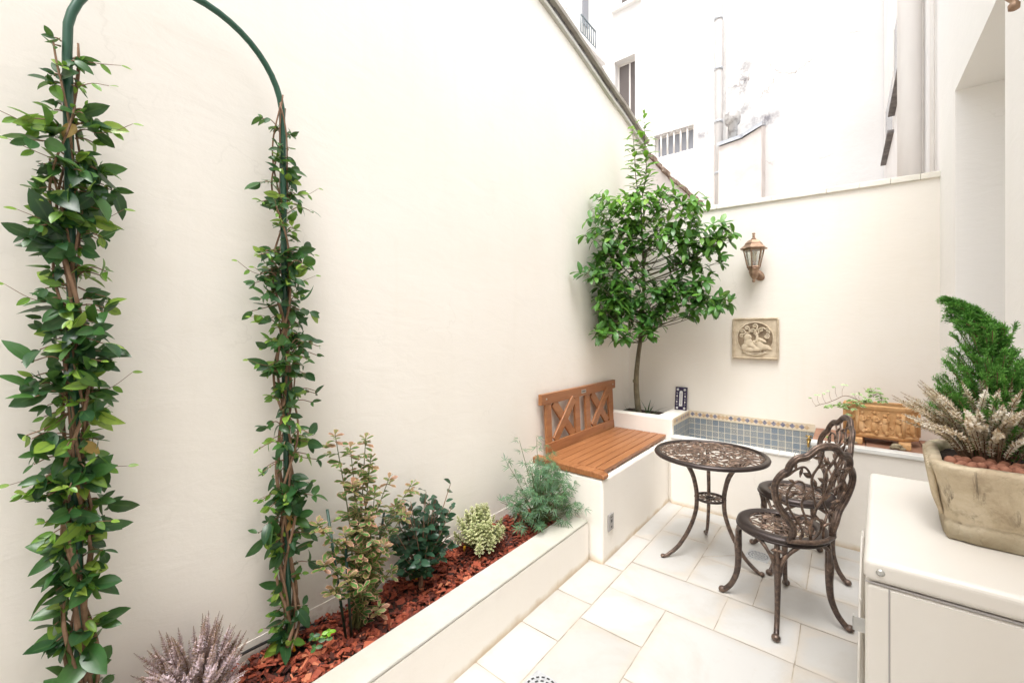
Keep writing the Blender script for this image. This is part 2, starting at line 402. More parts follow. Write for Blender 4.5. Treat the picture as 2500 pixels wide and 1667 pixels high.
class MB:
    def __init__(s): s.v = []; s.f = []; s.m = []; s.c = []; s.hascol = False; s.flat = set()
    def add(s, V, F, mi=0, col=None, flat=False):
        o = len(s.v)
        s.v.extend([tuple(p) for p in V])
        if col is not None:
            s.hascol = True
            s.c.extend(col if isinstance(col, list) else [col] * len(V))
        else: s.c.extend([(0, 0, 0)] * len(V))
        for f in F:
            if flat: s.flat.add(len(s.f))
            s.f.append(tuple(i + o for i in f)); s.m.append(mi)
        return s
    def hexa(s, p, mi=0, col=None):
        return s.add(p, [(3, 2, 1, 0), (4, 5, 6, 7), (0, 1, 5, 4), (1, 2, 6, 5), (2, 3, 7, 6), (3, 0, 4, 7)], mi, col, True)
    def box(s, x0, x1, y0, y1, z0, z1, mi=0, col=None):
        return s.hexa([(x0, y0, z0), (x1, y0, z0), (x1, y1, z0), (x0, y1, z0), (x0, y0, z1), (x1, y0, z1), (x1, y1, z1), (x0, y1, z1)], mi, col)
    def tbox(s, x0, x1, c0, c1, z0, z1, mi=0):      # box whose long faces follow the slightly skewed back wall
        q = [(x0, yb(c0, x0)), (x1, yb(c0, x1)), (x1, yb(c1, x1)), (x0, yb(c1, x0))]
        return s.hexa([(x, y, z0) for x, y in q] + [(x, y, z1) for x, y in q], mi)
    def obox(s, c, ax, ay, az, hx, hy, hz, mi=0, col=None):
        c, ax, ay, az = Vector(c), Vector(ax), Vector(ay), Vector(az)
        P = []
        for z in (-hz, hz):
            for (x, y) in ((-hx, -hy), (hx, -hy), (hx, hy), (-hx, hy)): P.append(c + ax * x + ay * y + az * z)
        return s.hexa(P, mi, col)
    def bar(s, a, b, w, t, up, mi=0):
        a, b, up = Vector(a), Vector(b), Vector(up)
        d = (b - a); L = d.length; d.normalize()
        sd = d.cross(up).normalized(); u = sd.cross(d)
        return s.obox((a + b) / 2, d, sd, u, L / 2, w / 2, t / 2, mi)
    def tube(s, pts, r, n=8, mi=0, cap=True, flat=None, ref=None, closed=False, col=None):
        """r: number or list; flat: ratio of the second axis; ref: direction the first (wide) axis is kept square to"""
        P = [Vector(p) for p in pts]; m = len(P)
        rr = [r] * m if not hasattr(r, '__len__') else list(r)
        if len(rr) != m:
            q = np.interp(np.linspace(0, 1, m), np.linspace(0, 1, len(rr)), rr); rr = list(q)
        V = []; prev = None
        for i in range(m):
            if closed: t = (P[(i + 1) % m] - P[i - 1])
            else: t = P[min(i + 1, m - 1)] - P[max(i - 1, 0)]
            if t.length < 1e-9: t = Vector((0, 0, 1))
            t.normalize()
            if ref is not None:
                a = t.cross(Vector(ref))
                if a.length < 1e-4: a = t.orthogonal()
            elif prev is None: a = t.orthogonal()
            else: a = prev - t * prev.dot(t)
            a.normalize(); prev = a; b = t.cross(a)
            fl = 1 if flat is None else flat
            for k in range(n):
                w = 2 * math.pi * k / n
                V.append(P[i] + a * (math.cos(w) * rr[i]) + b * (math.sin(w) * rr[i] * fl))
        F = []
        for i in range(m if closed else m - 1):
            j = (i + 1) % m
            for k in range(n):
                F.append((i * n + k, i * n + (k + 1) % n, j * n + (k + 1) % n, j * n + k))
        if cap and not closed:
            F.append(tuple(range(n - 1, -1, -1))); F.append(tuple((m - 1) * n + k for k in range(n)))
        return s.add(V, F, mi, col)
    def lathe(s, prof, n=24, c=(0, 0, 0), mi=0, axis=None, phase=0, flat=False, sx=1, sy=1):
        c = Vector(c); V = []
        if axis is None: A, B, Cc = Vector((1, 0, 0)), Vector((0, 1, 0)), Vector((0, 0, 1))
        else:
            Cc = Vector(axis).normalized(); A = Cc.orthogonal().normalized(); B = Cc.cross(A)
        for (r, z) in prof:
            for k in range(n):
                w = 2 * math.pi * k / n + phase
                V.append(c + A * (r * math.cos(w) * sx) + B * (r * math.sin(w) * sy) + Cc * z)
        F = []
        for i in range(len(prof) - 1):
            for k in range(n):
                F.append((i * n + k, i * n + (k + 1) % n, (i + 1) * n + (k + 1) % n, (i + 1) * n + k))
        F.append(tuple(range(n - 1, -1, -1))); F.append(tuple((len(prof) - 1) * n + k for k in range(n)))
        return s.add(V, F, mi, None, flat)
    def ell(s, c, r, mi=0, n=10, m=6, M=None, col=None, jit=0):
        c = Vector(c); V = []
        for i in range(1, m):
            th = math.pi * i / m
            for k in range(n):
                w = 2 * math.pi * k / n
                q = 1 + (random.uniform(-jit, jit) if jit else 0)
                p = Vector((math.sin(th) * math.cos(w) * r[0] * q, math.sin(th) * math.sin(w) * r[1] * q, math.cos(th) * r[2] * q))
                V.append(c + (M @ p if M else p))
        t = Vector((0, 0, r[2])); V.append(c + (M @ t if M else t)); V.append(c - (M @ t if M else t))
        F = []
        for i in range(m - 2):
            for k in range(n): F.append((i * n + k, (i + 1) * n + k, (i + 1) * n + (k + 1) % n, i * n + (k + 1) % n))
        a, b = len(V) - 2, len(V) - 1
        for k in range(n): F.append((a, k, (k + 1) % n)); F.append((b, (m - 2) * n + (k + 1) % n, (m - 2) * n + k))
        return s.add(V, F, mi, col)
    def castleaf(s, p, d, nrm, L, W, th=.006, mi=0):
        """thick cast-metal leaf: pointed, ridged"""
        p, d, nrm = Vector(p), Vector(d).normalized(), Vector(nrm).normalized()
        sd = d.cross(nrm).normalized(); nrm = sd.cross(d)
        V = []; ts = (0, .15, .4, .65, .85, 1); ws = (.12, .62, 1, .82, .42, .05)
        for t, w in zip(ts, ws):
            q = p + d * (L * t); h = W / 2 * w
            V += [q - sd * h, q + nrm * (th * (.35 + .65 * w)), q + sd * h, q - nrm * (th * .5)]
        F = []
        for i in range(len(ts) - 1):
            for k in range(4): F.append((i * 4 + k, i * 4 + (k + 1) % 4, (i + 1) * 4 + (k + 1) % 4, (i + 1) * 4 + k))
        F += [(3, 2, 1, 0), tuple(len(V) - 4 + k for k in range(4))]
        return s.add(V, F, mi)
    def build(s, name, mats, parent=None, smooth=True, bevel=0, seg=2, auto=None):
        me = bpy.data.meshes.new(name)
        me.from_pydata(s.v, [], s.f)
        if not isinstance(mats, (list, tuple)): mats = [mats]
        for m in mats: me.materials.append(MAT[m])
        me.polygons.foreach_set('material_index', s.m)
        sm = [smooth and (i not in s.flat) for i in range(len(s.f))]
        me.polygons.foreach_set('use_smooth', sm)
        if s.hascol:
            a = me.attributes.new('col', 'FLOAT_COLOR', 'POINT')
            arr = np.ones((len(s.v), 4), dtype=np.float32); arr[:, :3] = np.array(s.c, dtype=np.float32)
            a.data.foreach_set('color', arr.ravel())
        me.update()
        o = bpy.data.objects.new(name, me); COL.objects.link(o)
        if parent is not None: o.parent = parent
        if bevel:
            b = o.modifiers.new('bevel', 'BEVEL'); b.width = bevel; b.segments = seg; b.limit_method = 'ANGLE'; b.angle_limit = R(40)
        return o

class Leaves:
    """many thin leaves in one mesh"""
    def __init__(s): s.P = []; s.D = []; s.N = []; s.q = []
    def add(s, p, d, n, L, W, droop=.15, fold=.18, rnd=None):
        s.P.append(tuple(p)); s.D.append(tuple(d)); s.N.append(tuple(n)); s.q.append((L, W, droop, fold, random.random() if rnd is None else rnd))
    def into(s, mb, prof, rows, mi=0, minx=None):
        if not s.P: return
        P = np.array(s.P); D = np.array(s.D); Nn = np.array(s.N); q = np.array(s.q)
        D /= np.linalg.norm(D, axis=1, keepdims=True) + 1e-9
        S = np.cross(D, Nn); S /= np.linalg.norm(S, axis=1, keepdims=True) + 1e-9
        U = np.cross(S, D)
        nr = len(rows); n = len(P)
        V = np.zeros((n, nr, 3, 3)); C = np.zeros((n, nr, 3, 3))
        for i, t in enumerate(rows):
            w = np.interp(t, *prof)
            ce = P + D * (q[:, 0] * t)[:, None] - U * (q[:, 2] * q[:, 0] * t * t)[:, None]
            h = (q[:, 1] / 2 * w)[:, None]
            up = U * (q[:, 3])[:, None] * h
            V[:, i, 0] = ce - S * h + up; V[:, i, 1] = ce; V[:, i, 2] = ce + S * h + up
            edge = 1. if t < .9 else 1.
            C[:, i, 0, 0] = C[:, i, 1, 0] = C[:, i, 2, 0] = q[:, 4]
            C[:, i, 0, 1] = C[:, i, 2, 1] = 1; C[:, i, 1, 1] = max(0, (t - .72) / .28) if t > .72 else 0
            C[:, i, :, 2] = t
        if minx is not None: V[..., 0] = np.maximum(V[..., 0], minx)
        tf = []
        for i in range(nr - 1):
            for k in range(2): tf.append((i * 3 + k, i * 3 + k + 1, (i + 1) * 3 + k + 1, (i + 1) * 3 + k))
        st = nr * 3
        F = [tuple(a + j * st for a in f) for j in range(n) for f in tf]
        mb.add(V.reshape(-1, 3).tolist(), F, mi, [tuple(x) for x in C.reshape(-1, 3).tolist()])
OVATE = ([0, .08, .25, .45, .65, .82, .94, 1], [.1, .5, .9, 1, .85, .5, .18, .02])
OBOV = ([0, .15, .4, .65, .82, .94, 1], [.12, .35, .75, 1, .92, .55, .1])
LANCE = ([0, .1, .3, .55, .8, 1], [.15, .55, 1, .9, .5, .02])
ROUND = ([0, .1, .3, .55, .8, .93, 1], [.15, .6, .95, 1, .8, .45, .05])
R7 = (0, .1, .27, .47, .67, .86, 1); R5 = (0, .2, .45, .75, 1); R3 = (0, .5, 1)

def tag(o, label, cat, group=None, kind=None):
    if label: o['label'] = label
    if cat: o['category'] = cat
    if group: o['group'] = group
    if kind: o['kind'] = kind
    return o
def thing(name, label, cat, loc=(0, 0, 0), rz=0, group=None):
    o = bpy.data.objects.new(name, None); COL.objects.link(o)
    o.empty_display_size = .1; o.location = loc; o.rotation_euler = (0, 0, rz)
    return tag(o, label, cat, group)
def struct(o): o['kind'] = 'structure'; return o
def kids(o): return [c for c in bpy.data.objects if c.parent == o]
def copy_tree(o, parent=None):
    c = o.copy(); COL.objects.link(c); c.parent = parent
    for ch in kids(o): copy_tree(ch, c)
    return c
def place(o, d):
    """shift mesh into local coordinates of an empty at d (object keeps world look)"""
    for v in o.data.vertices: v.co -= Vector(d)
def rv(a=1): return Vector((random.uniform(-a, a), random.uniform(-a, a), random.uniform(-a, a)))
#SPLIT
# ------------------------------------------------------------------ ground and paving
XW, XR = -1.79, .52
g = MB(); g.add([(-40, -40, -.05), (40, -40, -.05), (40, 40, -.05), (-40, 40, -.05)], [(0, 1, 2, 3)])
struct(g.build('ground', 'grout'))
fl = MB()
fl.add([(-1.9, -3.1, -.006), (.7, -3.1, -.006), (.7, 4.4, -.006), (-1.9, 4.4, -.006)], [(0, 1, 2, 3)], 1)
def paver(x0, x1, y0, y1):
    s = -.065; g_ = .0019
    x0 += g_; x1 -= g_; y0 += g_; y1 -= g_
    nx, ny = max(2, int((x1 - x0) / .09)), max(2, int((y1 - y0) / .09))
    dz = random.uniform(-.0008, .0008); rn = random.random() ** .7; V = []; C = []
    jit = {}
    xs = [x0, x0 + .008] + [x0 + (x1 - x0) * i / nx for i in range(1, nx)] + [x1 - .008, x1]
    ys = [y0, y0 + .008] + [y0 + (y1 - y0) * i / ny for i in range(1, ny)] + [y1 - .008, y1]
    for j, y in enumerate(ys):
        for i, x in enumerate(xs):
            e = min(x - x0, x1 - x, y - y0, y1 - y)
            z = dz - (.0028 if e < .001 else 0)
            ox = oy = 0
            if e < .001:
                ox = random.uniform(-.0016, .0016); oy = random.uniform(-.0016, .0016)
            V.append((x + ox, y + oy + s * (x + 1.07), z)); C.append((rn, min(1, e), 0))
    w = len(xs)
    F = [(j * w + i, j * w + i + 1, (j + 1) * w + i + 1, (j + 1) * w + i) for j in range(len(ys) - 1) for i in range(w - 1)]
    fl.add(V, F, 0, C)
# strip along the planter
ysA = [3.83, 3.03, 2.54, 2.13, 1.785, 1.44, 1.10, .76, .4, .0, -.5, -1.]
for a, b in zip(ysA[1:], ysA[:-1]): paver(-1.45 if a < 2.5 else -1.25, -1.076, a, b)
for (x0, x1, y0, y1) in [(-1.076, -.40, 3.60, 3.84), (-.40, .2, 3.60, 3.84), (.2, .6, 3.60, 3.84), (-1.076, -.741, 3.235, 3.60), (-1.076, -.741, 2.68, 3.235),
    (-.741, -.178, 3.03, 3.60), (-.178, .6, 3.35, 3.60), (-.178, .6, 3.03, 3.35), (-.741, -.393, 2.68, 3.03), (-.393, .1, 2.68, 3.03), (.1, .6, 2.68, 3.03),
    (-1.076, -.513, 2.342, 2.68), (-.513, -.177, 2.342, 2.68), (-.177, .25, 2.342, 2.68), (.25, .6, 2.342, 2.68), (-1.076, -.748, 2.002, 2.342), (-.748, -.18, 1.783, 2.342),
    (-.18, .6, 1.783, 2.342), (-1.076, -.748, 1.46, 2.002), (-.748, -.45, 1.46, 1.783), (-.45, .1, 1.46, 1.783), (.1, .6, 1.46, 1.783), (-1.076, -.5, 1.1, 1.46), (-.5, .6, 1.1, 1.46),
    (-1.076, -.7, .6, 1.1), (-.7, 0, .6, 1.1), (0, .6, .6, 1.1), (-1.076, -.3, 0, .6), (-.3, .6, 0, .6), (-1.076, -.3, -1, 0), (-.3, .6, -1, 0)]: paver(x0, x1, y0, y1)
# diagonal saw cuts falling to the drain
for a, b in (((-.738, 3.008), (-.52, 3.20)), ((-.17, 2.965), (-.39, 3.18))):
    fl.bar((a[0], a[1], .0006), (b[0], b[1], .0006), .004, .001, (0, 0, 1), 1)
struct(fl.build('floor', ['floor', 'grout'], smooth=True))

# ------------------------------------------------------------------ left boundary wall
wl = thing('boundary_wall', 'tall cream rendered wall down the left side with sloping slate coping', 'wall', (XW, 2, 0))
prof = [(-3.0, 3.97), (-1.2, 3.96), (2.0, 3.95), (2.70, 3.862), (3.17, 3.786), (3.54, 3.713), (3.89, 3.640), (4.29, 3.583), (4.61, 3.493), (4.90, 3.44)]
prof2 = [(4.90, 3.425), (5.05, 3.43), (5.4, 3.405), (5.67, 3.39), (6.1, 3.40), (6.6, 3.385), (7.18, 3.407), (8.4, 3.40), (11.2, 3.40)]
def slabwall(mb, pr, x0, x1, z0=-.05, mi=0):
    for (a, za), (b, zb) in zip(pr[:-1], pr[1:]):
        mb.hexa([(x0, a, z0), (x1, a, z0), (x1, b, z0), (x0, b, z0), (x0, a, za), (x1, a, za), (x1, b, zb), (x0, b, zb)], mi)
w = MB(); slabwall(w, prof, XW - .3, XW)
w.box(XW - .01, XW + .0025, -1.2, 2.5, .1, .285)
o = w.build('wall', 'cream', wl); place(o, wl.location)
w = MB(); slabwall(w, prof2, XW - .3, XW - .01)
o = w.build('far_wall_stretch', 'far_low', wl); o['label'] = 'pinkish unpainted stretch beyond the back wall'; place(o, wl.location)
w = MB()
for (a, za), (b, zb) in zip(prof2[:-1], prof2[1:]):
    n = max(1, int((b - a) / .12))
    for i in range(n):
        y0, y1 = a + (b - a) * i / n, a + (b - a) * (i + 1) / n
        z0 = za + (zb - za) * i / n; j = random.uniform(-.012, .012)
        w.box(XW - .3, XW + .012 + random.uniform(-.008, .012), y0, y1, z0 + j, z0 + .05 + j)
o = w.build('broken_edge', 'old_edge', wl); place(o, wl.location)
def along(pr, y):
    ys = [p[0] for p in pr]; zs = [p[1] for p in pr]
    return float(np.interp(y, ys, zs))
lip = MB(); sl = MB(); cap = MB()
y = -3.0
random.seed(3)
while y < 4.85:
    st = .20
    y1 = min(4.88, y + st)
    za, zb = along(prof, y), along(prof, y1)
    lip.hexa([(XW - .3, y, za), (XW + .03, y, za), (XW + .03, y1, zb), (XW - .3, y1, zb), (XW - .3, y, za + .024), (XW + .033, y, za + .024), (XW + .033, y1, zb + .024), (XW - .3, y1, zb + .024)])
    cap.hexa([(XW - .3, y, za + .115), (XW + .035, y, za + .108), (XW + .035, y1, zb + .108), (XW - .3, y1, zb + .115), (XW - .3, y, za + .145), (XW + .04, y, za + .135), (XW + .04, y1, zb + .135), (XW - .3, y1, zb + .145)])
    y = y1
y = -3.0
while y < 4.83:
    st = random.uniform(.05, .11); y1 = min(4.85, y + st); g_ = .005
    za, zb = along(prof, y), along(prof, y1); dx = random.uniform(-.006, .006)
    sl.hexa([(XW - .28, y, za + .026), (XW + .004 + dx, y, za + .026), (XW + .004 + dx, y1 - g_, zb + .026), (XW - .28, y1 - g_, zb + .026), (XW - .28, y, za + .107), (XW + .004 + dx, y, za + .106), (XW + .004 + dx, y1 - g_, zb + .106), (XW - .28, y1 - g_, zb + .107)])
    y = y1
for mb, nm, mt in ((lip, 'coping_lip', 'lip_white'), (sl, 'slate_course', 'slate'), (cap, 'coping_tiles', 'cap_tile')):
    o = mb.build(nm, mt, wl, smooth=False); place(o, wl.location)

# ------------------------------------------------------------------ back wall
bw = thing('back_wall', 'cream garden wall at the back carrying the lantern and the carved plaque', 'wall', (-.6, 4.4, 0))
w = MB()
def backseg(mb, x0, x1, c0, c1, z0, f0, f1):
    q = [(x0, yb(c0, x0)), (x1, yb(c0, x1)), (x1, yb(c1, x1)), (x0, yb(c1, x0))]
    mb.hexa([(x, y, z0) for x, y in q] + [(q[0][0], q[0][1], f0), (q[1][0], q[1][1], f1), (q[2][0], q[2][1], f1), (q[3][0], q[3][1], f0)])
backseg(w, XW, XR + .04, 4.34, 4.54, -.05, 2.575, 2.51)
o = w.build('wall', 'cream_rough', bw); place(o, bw.location)
w = MB()
xs = [XW, -1.25, -.93, -.5, -.12, .08, .26, .42, XR + .03]
for a, b in zip(xs[:-1], xs[1:]):
    za = 2.575 - (a - XW) / 2.35 * .065; zb = 2.575 - (b - XW) / 2.35 * .065
    backseg(w, a, b - .0015, 4.322, 4.56, za, za + .001, zb + .001)
    q = len(w.v) - 8
    for i in range(4, 8):
        x_, y_, z_ = w.v[q + i]; w.v[q + i] = (x_, y_, z_ + .04)
    for i in (0, 3): pass
    for i in (1, 2):
        x_, y_, z_ = w.v[q + i]; w.v[q + i] = (x_, y_, zb)
o = w.build('coping', 'mossy_coping', bw, smooth=False, bevel=.004); place(o, bw.location)

# ------------------------------------------------------------------ house on the right, plus an unseen wall added behind the viewpoint
hs = thing('house', 'white house wall on the right with a deep door recess', 'house', (.8, 1, 0))
w = MB()
H6 = 3.85
w.box(XR, XR + .5, -3.0, 2.66, -.05, H6); w.box(XR, XR + .5, 3.70, 4.245, -.05, H6); w.box(XR, XR + .5, 2.66, 3.70, 2.88, H6)
w.box(-2.1, XR + .5, -3.3, -3.0, -.05, 5.0)  # unseen wall behind the camera, sized to hold back light from there
o = w.build('wall', 'white_wall', hs); place(o, hs.location)
w = MB(); w.box(XR + .40, XR + .45, 2.66, 3.70, 0, 2.88)
for (z0, z1) in ((.15, .95), (1.1, 2.0), (2.1, 2.7)): w.box(XR + .39, XR + .405, 2.78, 3.58, z0, z1)
d_ = w.build('door', 'door', hs, bevel=.004); place(d_, hs.location)
w = MB(); w.tube([(XR + .37, 2.76, 1.02), (XR + .33, 2.76, 1.02), (XR + .33, 2.88, 1.02)], .009, 8)
o = w.build('handle', 'steel', d_); place(o, hs.location)

# ------------------------------------------------------------------ masonry: bench plinth, ledge, corner planter, long planter
pl = MB(); pl.tbox(XW, -1.205, 2.53, 3.82, -.02, .525)
tag(pl.build('seat_plinth', 'cream', bevel=.018, seg=3), 'cream rendered masonry block under the wooden bench', 'plinth')

lp = thing('planter_box', 'long low cream planter running along the foot of the left wall', 'planter', (-1.4, .8, 0))
w = MB()
w.box(-1.448, -1.295, -1.2, 2.515, -.02, .245)
o = w.build('planter_wall', 'cream', lp); place(o, lp.location)
w = MB()
w.box(-1.447, -1.2945, -1.2, 2.515, .2452, .262)
o = w.build('planter_coping', 'lip_white', lp, bevel=.007, seg=3); place(o, lp.location)
w = MB(); w.box(XW, -1.448, -1.2, 2.515, 0, .205)
o = w.build('soil', 'soil', lp); place(o, lp.location)

cp = thing('corner_planter', 'square cream raised planter in the back corner holding the tree', 'planter', (-1.5, 4.05, 0))
w = MB()
w.tbox(XW, -1.18, 3.822, 3.93, -.02, .705); w.tbox(-1.335, -1.18, 3.93, 4.34, -.02, .705); w.tbox(XW, -1.335, 3.93, 4.34, 0, .60)
o = w.build('planter_wall', 'cream', cp, bevel=.012, seg=3); place(o, cp.location)
w = MB(); w.tbox(XW, -1.336, 3.931, 4.339, .60, .655)
o = w.build('soil', 'soil', cp); place(o, cp.location)

lg = thing('fountain_ledge', 'cream back ledge with a tiled basin and white rim', 'ledge', (-.4, 4, 0))
w = MB()
w.tbox(-1.179, -.19, 3.79, 3.88, -.02, .548); w.tbox(-1.179, -.19, 3.88, 4.339, -.02, .38)
w.tbox(-.19, XR, 3.79, 4.339, -.02, .655)
o = w.build('ledge_body', 'cream', lg); place(o, lg.location)
w = MB()
x = -1.175
while x < -.2:
    x1 = min(-.19, x + .098); w.tbox(x, x1 - .003, 3.782, 3.885, .549, .563); x = x1
o = w.build('rim_tiles', 'white_tile', lg, smooth=False, bevel=.002); place(o, lg.location)
w = MB(); w.tbox(-.195, XR, 3.775, 3.865, .656, .684)
o = w.build('front_edge', 'white_tile', lg, bevel=.004); place(o, lg.location)
w = MB()
x = -.19
while x < XR - .01:
    x1 = min(XR, x + .15); w.tbox(x, x1 - .004, 3.867, 4.10, .656, .681); w.tbox(x, x1 - .004, 4.104, 4.338, .656, .681); x = x1
o = w.build('ledge_tiles', 'terracotta_tile', lg, smooth=False, bevel=.002); place(o, lg.location)
# patterned tiles: back, left return and right end
random.seed(11)
w = MB()
def tilegrid(mb, org, ux, nrm, L, rows, z0, pitch, mi=0):
    org, ux, nrm = Vector(org), Vector(ux).normalized(), Vector(nrm).normalized()
    n = int(L / pitch + .001)
    for j in range(rows):
        for i in range(n):
            a = org + ux * (i * pitch + .0022) + nrm * .003 + Vector((0, 0, z0 + j * pitch + .0022))
            s_ = pitch - .0044
            P = [a, a + ux * s_, a + ux * s_ + Vector((0, 0, s_)), a + Vector((0, 0, s_))]
            rn = random.random()
            mb.add(P, [(0, 1, 2, 3)], mi, [(rn, 0, 0), (rn, 1, 0), (rn, 1, 1), (rn, 0, 1)])
bx0 = Vector((-1.179, yb(4.339, -1.179), 0)); bux = Vector((1, T, 0)).normalized(); bn = Vector((T, -1, 0)).normalized()
tilegrid(w, bx0, bux, bn, .99, 5, .381, .0521)
tilegrid(w, Vector((-1.179, yb(3.86, -1.179), 0)), (0, 1, 0), (1, 0, 0), .48, 5, .381, .0521)
tilegrid(w, Vector((-.191, yb(4.33, -.191), 0)), (0, -1, 0), (-1, 0, 0), .43, 5, .381, .0521)
o = w.build('basin_tiles', 'tile', lg, smooth=False); place(o, lg.location)
w = MB()
def plate(mb, org, ux, nrm, L, z0, z1, th, mi=0):
    org, ux, nrm = Vector(org), Vector(ux).normalized(), Vector(nrm).normalized()
    mb.obox(org + ux * L / 2 + nrm * th / 2 + Vector((0, 0, (z0 + z1) / 2)), ux, nrm, (0, 0, 1), L / 2, th / 2, (z1 - z0) / 2, mi)
plate(w, bx0, bux, bn, .99, .381, .6425, .002); plate(w, (-1.179, yb(3.86, -1.179), 0), (0, 1, 0), (1, 0, 0), .485, .381, .6425, .002)
plate(w, (-.191, yb(4.335, -.191), 0), (0, -1, 0), (-1, 0, 0), .45, .381, .6425, .002)
o = w.build('tile_grout', 'tile_grout', lg, smooth=False); place(o, lg.location)
w = MB()
def border(mb, org, ux, nrm, L):
    org, ux, nrm = Vector(org), Vector(ux).normalized(), Vector(nrm).normalized()
    plate(mb, org, ux, nrm, L, .643, .706, .006, 0)
    n = int(L / .0665); up = Vector((0, 0, 1))
    for i in range(n):
        for k, (off, mi, h) in enumerate(((.033, 1, .021), (.0665, 2, .021))):
            c = org + ux * (i * .0665 + off) + nrm * .0072 + Vector((0, 0, .6745))
            if k == 0 and random.random() < .15: mi = 2
            mb.add([c - ux * h, c - up * h, c + ux * h, c + up * h], [(0, 1, 2, 3)], mi)
        for q in (0, .033):
            c = org + ux * (i * .0665 + q) + nrm * .0066 + Vector((0, 0, .6745))
            for sg in (-1, 1):
                a, b = c - up * .027 * sg, c + ux * .033 + up * .027 * sg
                d = (b - a).normalized(); sd = d.cross(nrm) * .0011
                mb.add([a - sd, b - sd, b + sd, a + sd], [(0, 1, 2, 3)], 3)
    for zz in (.648, .701):
        c0 = org + nrm * .0066 + up * zz
        mb.add([c0 - up * .001, c0 + ux * L - up * .001, c0 + ux * L + up * .001, c0 + up * .001], [(0, 1, 2, 3)], 3)
border(w, bx0, bux, bn, .985)
border(w, Vector((-1.179, yb(3.835, -1.179), 0)), (0, 1, 0), (1, 0, 0), .5)
o = w.build('tile_border', ['travertine', 'diamond_blue', 'diamond_tan', 'tile_grout'], lg, smooth=False); place(o, lg.location)
# brass tap
tp = thing('tap', 'small brass tap fixed to the tiles at the right end of the basin', 'tap', (-.235, yb(4.339, -.235) - .008, .575))
w = MB(); w.lathe([(.018, 0), (.018, .006), (.01, .008), (.009, .05)], 12, (0, 0, 0), axis=(0, -1, 0))
w.tube(cr([(0, -.045, 0), (0, -.075, .004), (0, -.085, -.01), (0, -.085, -.035)]), [.009, .009, .009, .008], 10)
w.build('spout', 'brass', tp)
w = MB(); w.tube([(0, -.035, .005), (0, -.035, .035)], .006, 8); w.tube([(-.022, -.035, .04), (.022, -.035, .04)], [.005, .006, .005], 8)
w.build('handle', 'brass', tp)
# wall socket on the plinth
so = thing('socket', 'grey square weatherproof socket on the plinth below the bench', 'socket', (-1.205, 2.635, .233))
w = MB(); w.box(0, .012, -.036, .036, -.052, .052); w.build('cover', 'grey_plastic', so, bevel=.004)
for q_ in ((-.006, .010, .0, .016), (-.005, .008, -.034, -.024), (-.012, .012, .030, .034)):
    w = MB(); w.box(.012, .0135, *q_); w.build('slot', 'dark', so, smooth=False)
# drains
def drain(loc, label, size=.125, rz=0):
    t = thing('floor_drain', label, 'drain', loc, rz, 'white drain covers set in the paving')
    w = MB(); h = size / 2; w.box(-h, h, -h, h, -.004, .0025); w.build('drain_plate', 'drain_metal', t, smooth=False, bevel=.001)
    w = MB(); pr_ = random.Random(2)
    for ring, (rr, n) in enumerate(((.0, 1), (.30, 6), (.55, 11), (.82, 17))):
        for k in range(n):
            a = 2 * math.pi * k / n + ring * .2
            c = Vector((math.cos(a) * rr * h, math.sin(a) * rr * h, .0032)); u = Vector((math.cos(a), math.sin(a), 0)); v = Vector((-u.y, u.x, 0))
            l = h * .09; q = h * .06
            w.add([c - v * l - u * q, c + v * l - u * q, c + v * l + u * q, c - v * l + u * q], [(0, 1, 2, 3)])
    w.build('slots', 'dark', t, smooth=False)
    return t
drain((-.452, 3.235, 0), 'small white round-slotted drain cover under the bistro set', .13, R(-4))
drain((-.985, 1.50, 0), 'grey and white drain cover at the bottom edge near the planter', .15, R(-4))

# ------------------------------------------------------------------ bench
be = thing('wooden_bench', 'reddish brown wooden bench with a crossed backrest against the left wall', 'bench', (-1.5, 3.2, .525))
BL = be.location
def bput(mb, name, parent=None, bevel=.003, m='wood'):
    o = mb.build(name, m, parent or be, bevel=bevel); place(o, BL); return o
ys0, ys1 = 2.60, 3.83
zt = .567
nsl = 7; xa, xb = -1.70, -1.222; wsl = (xb - xa) / nsl
for i in range(nsl):
    x0 = xa + i * wsl; x1 = x0 + wsl - .006
    w = MB(); e0 = yb(2.60, x0) ; w.hexa([(x0, yb(2.602, x0), zt - .024), (x1, yb(2.602, x1), zt - .024), (x1, yb(3.81, x1), zt - .024), (x0, yb(3.81, x0), zt - .024), (x0, yb(2.602, x0), zt), (x1, yb(2.602, x1), zt), (x1, yb(3.81, x1), zt), (x0, yb(3.81, x0), zt)])
    bput(w, 'slat')
w = MB()
ed = [(-1.755, .0), (-1.45, .0), (-1.40, -.004), (-1.28, -.004), (-1.215, -.012), (-1.195, -.024)]
for (xA, dA), (xB, dB) in zip(ed[:-1], ed[1:]):
    w.hexa([(xA, yb(2.525, xA), .526), (xB, yb(2.525, xB), .526), (xB, yb(2.60, xB), .526), (xA, yb(2.60, xA), .526), (xA, yb(2.525, xA), zt + .004 + dA), (xB, yb(2.525, xB), zt + .004 + dB), (xB, yb(2.60, xB), zt + .004 + dA * 0 + dB), (xA, yb(2.60, xA), zt + .004 + dA)])
bput(w, 'end_rail', bevel=.006)
for c_ in (2.75, 3.5):
    w = MB(); w.tbox(-1.69, -1.235, c_, c_ + .05, .526, .5425); bput(w, 'batten')
w = MB(); w.hexa([(-1.735, 2.70, .560), (-1.712, 2.70, .558), (-1.712, 3.85, .558), (-1.735, 3.85, .560), (-1.742, 2.70, .632), (-1.719, 2.70, .634), (-1.719, 3.85, .634), (-1.742, 3.85, .632)])
bput(w, 'lower_rail')
w = MB(); w.box(-1.768, -1.735, 2.655, 3.915, .915, .992)
tr = bput(w, 'top_rail')
w = MB(); w.box(-1.7345, -1.7335, 3.245, 3.325, .938, .966)
np_ = bput(w, 'name_plate', tr, 0, 'steel')
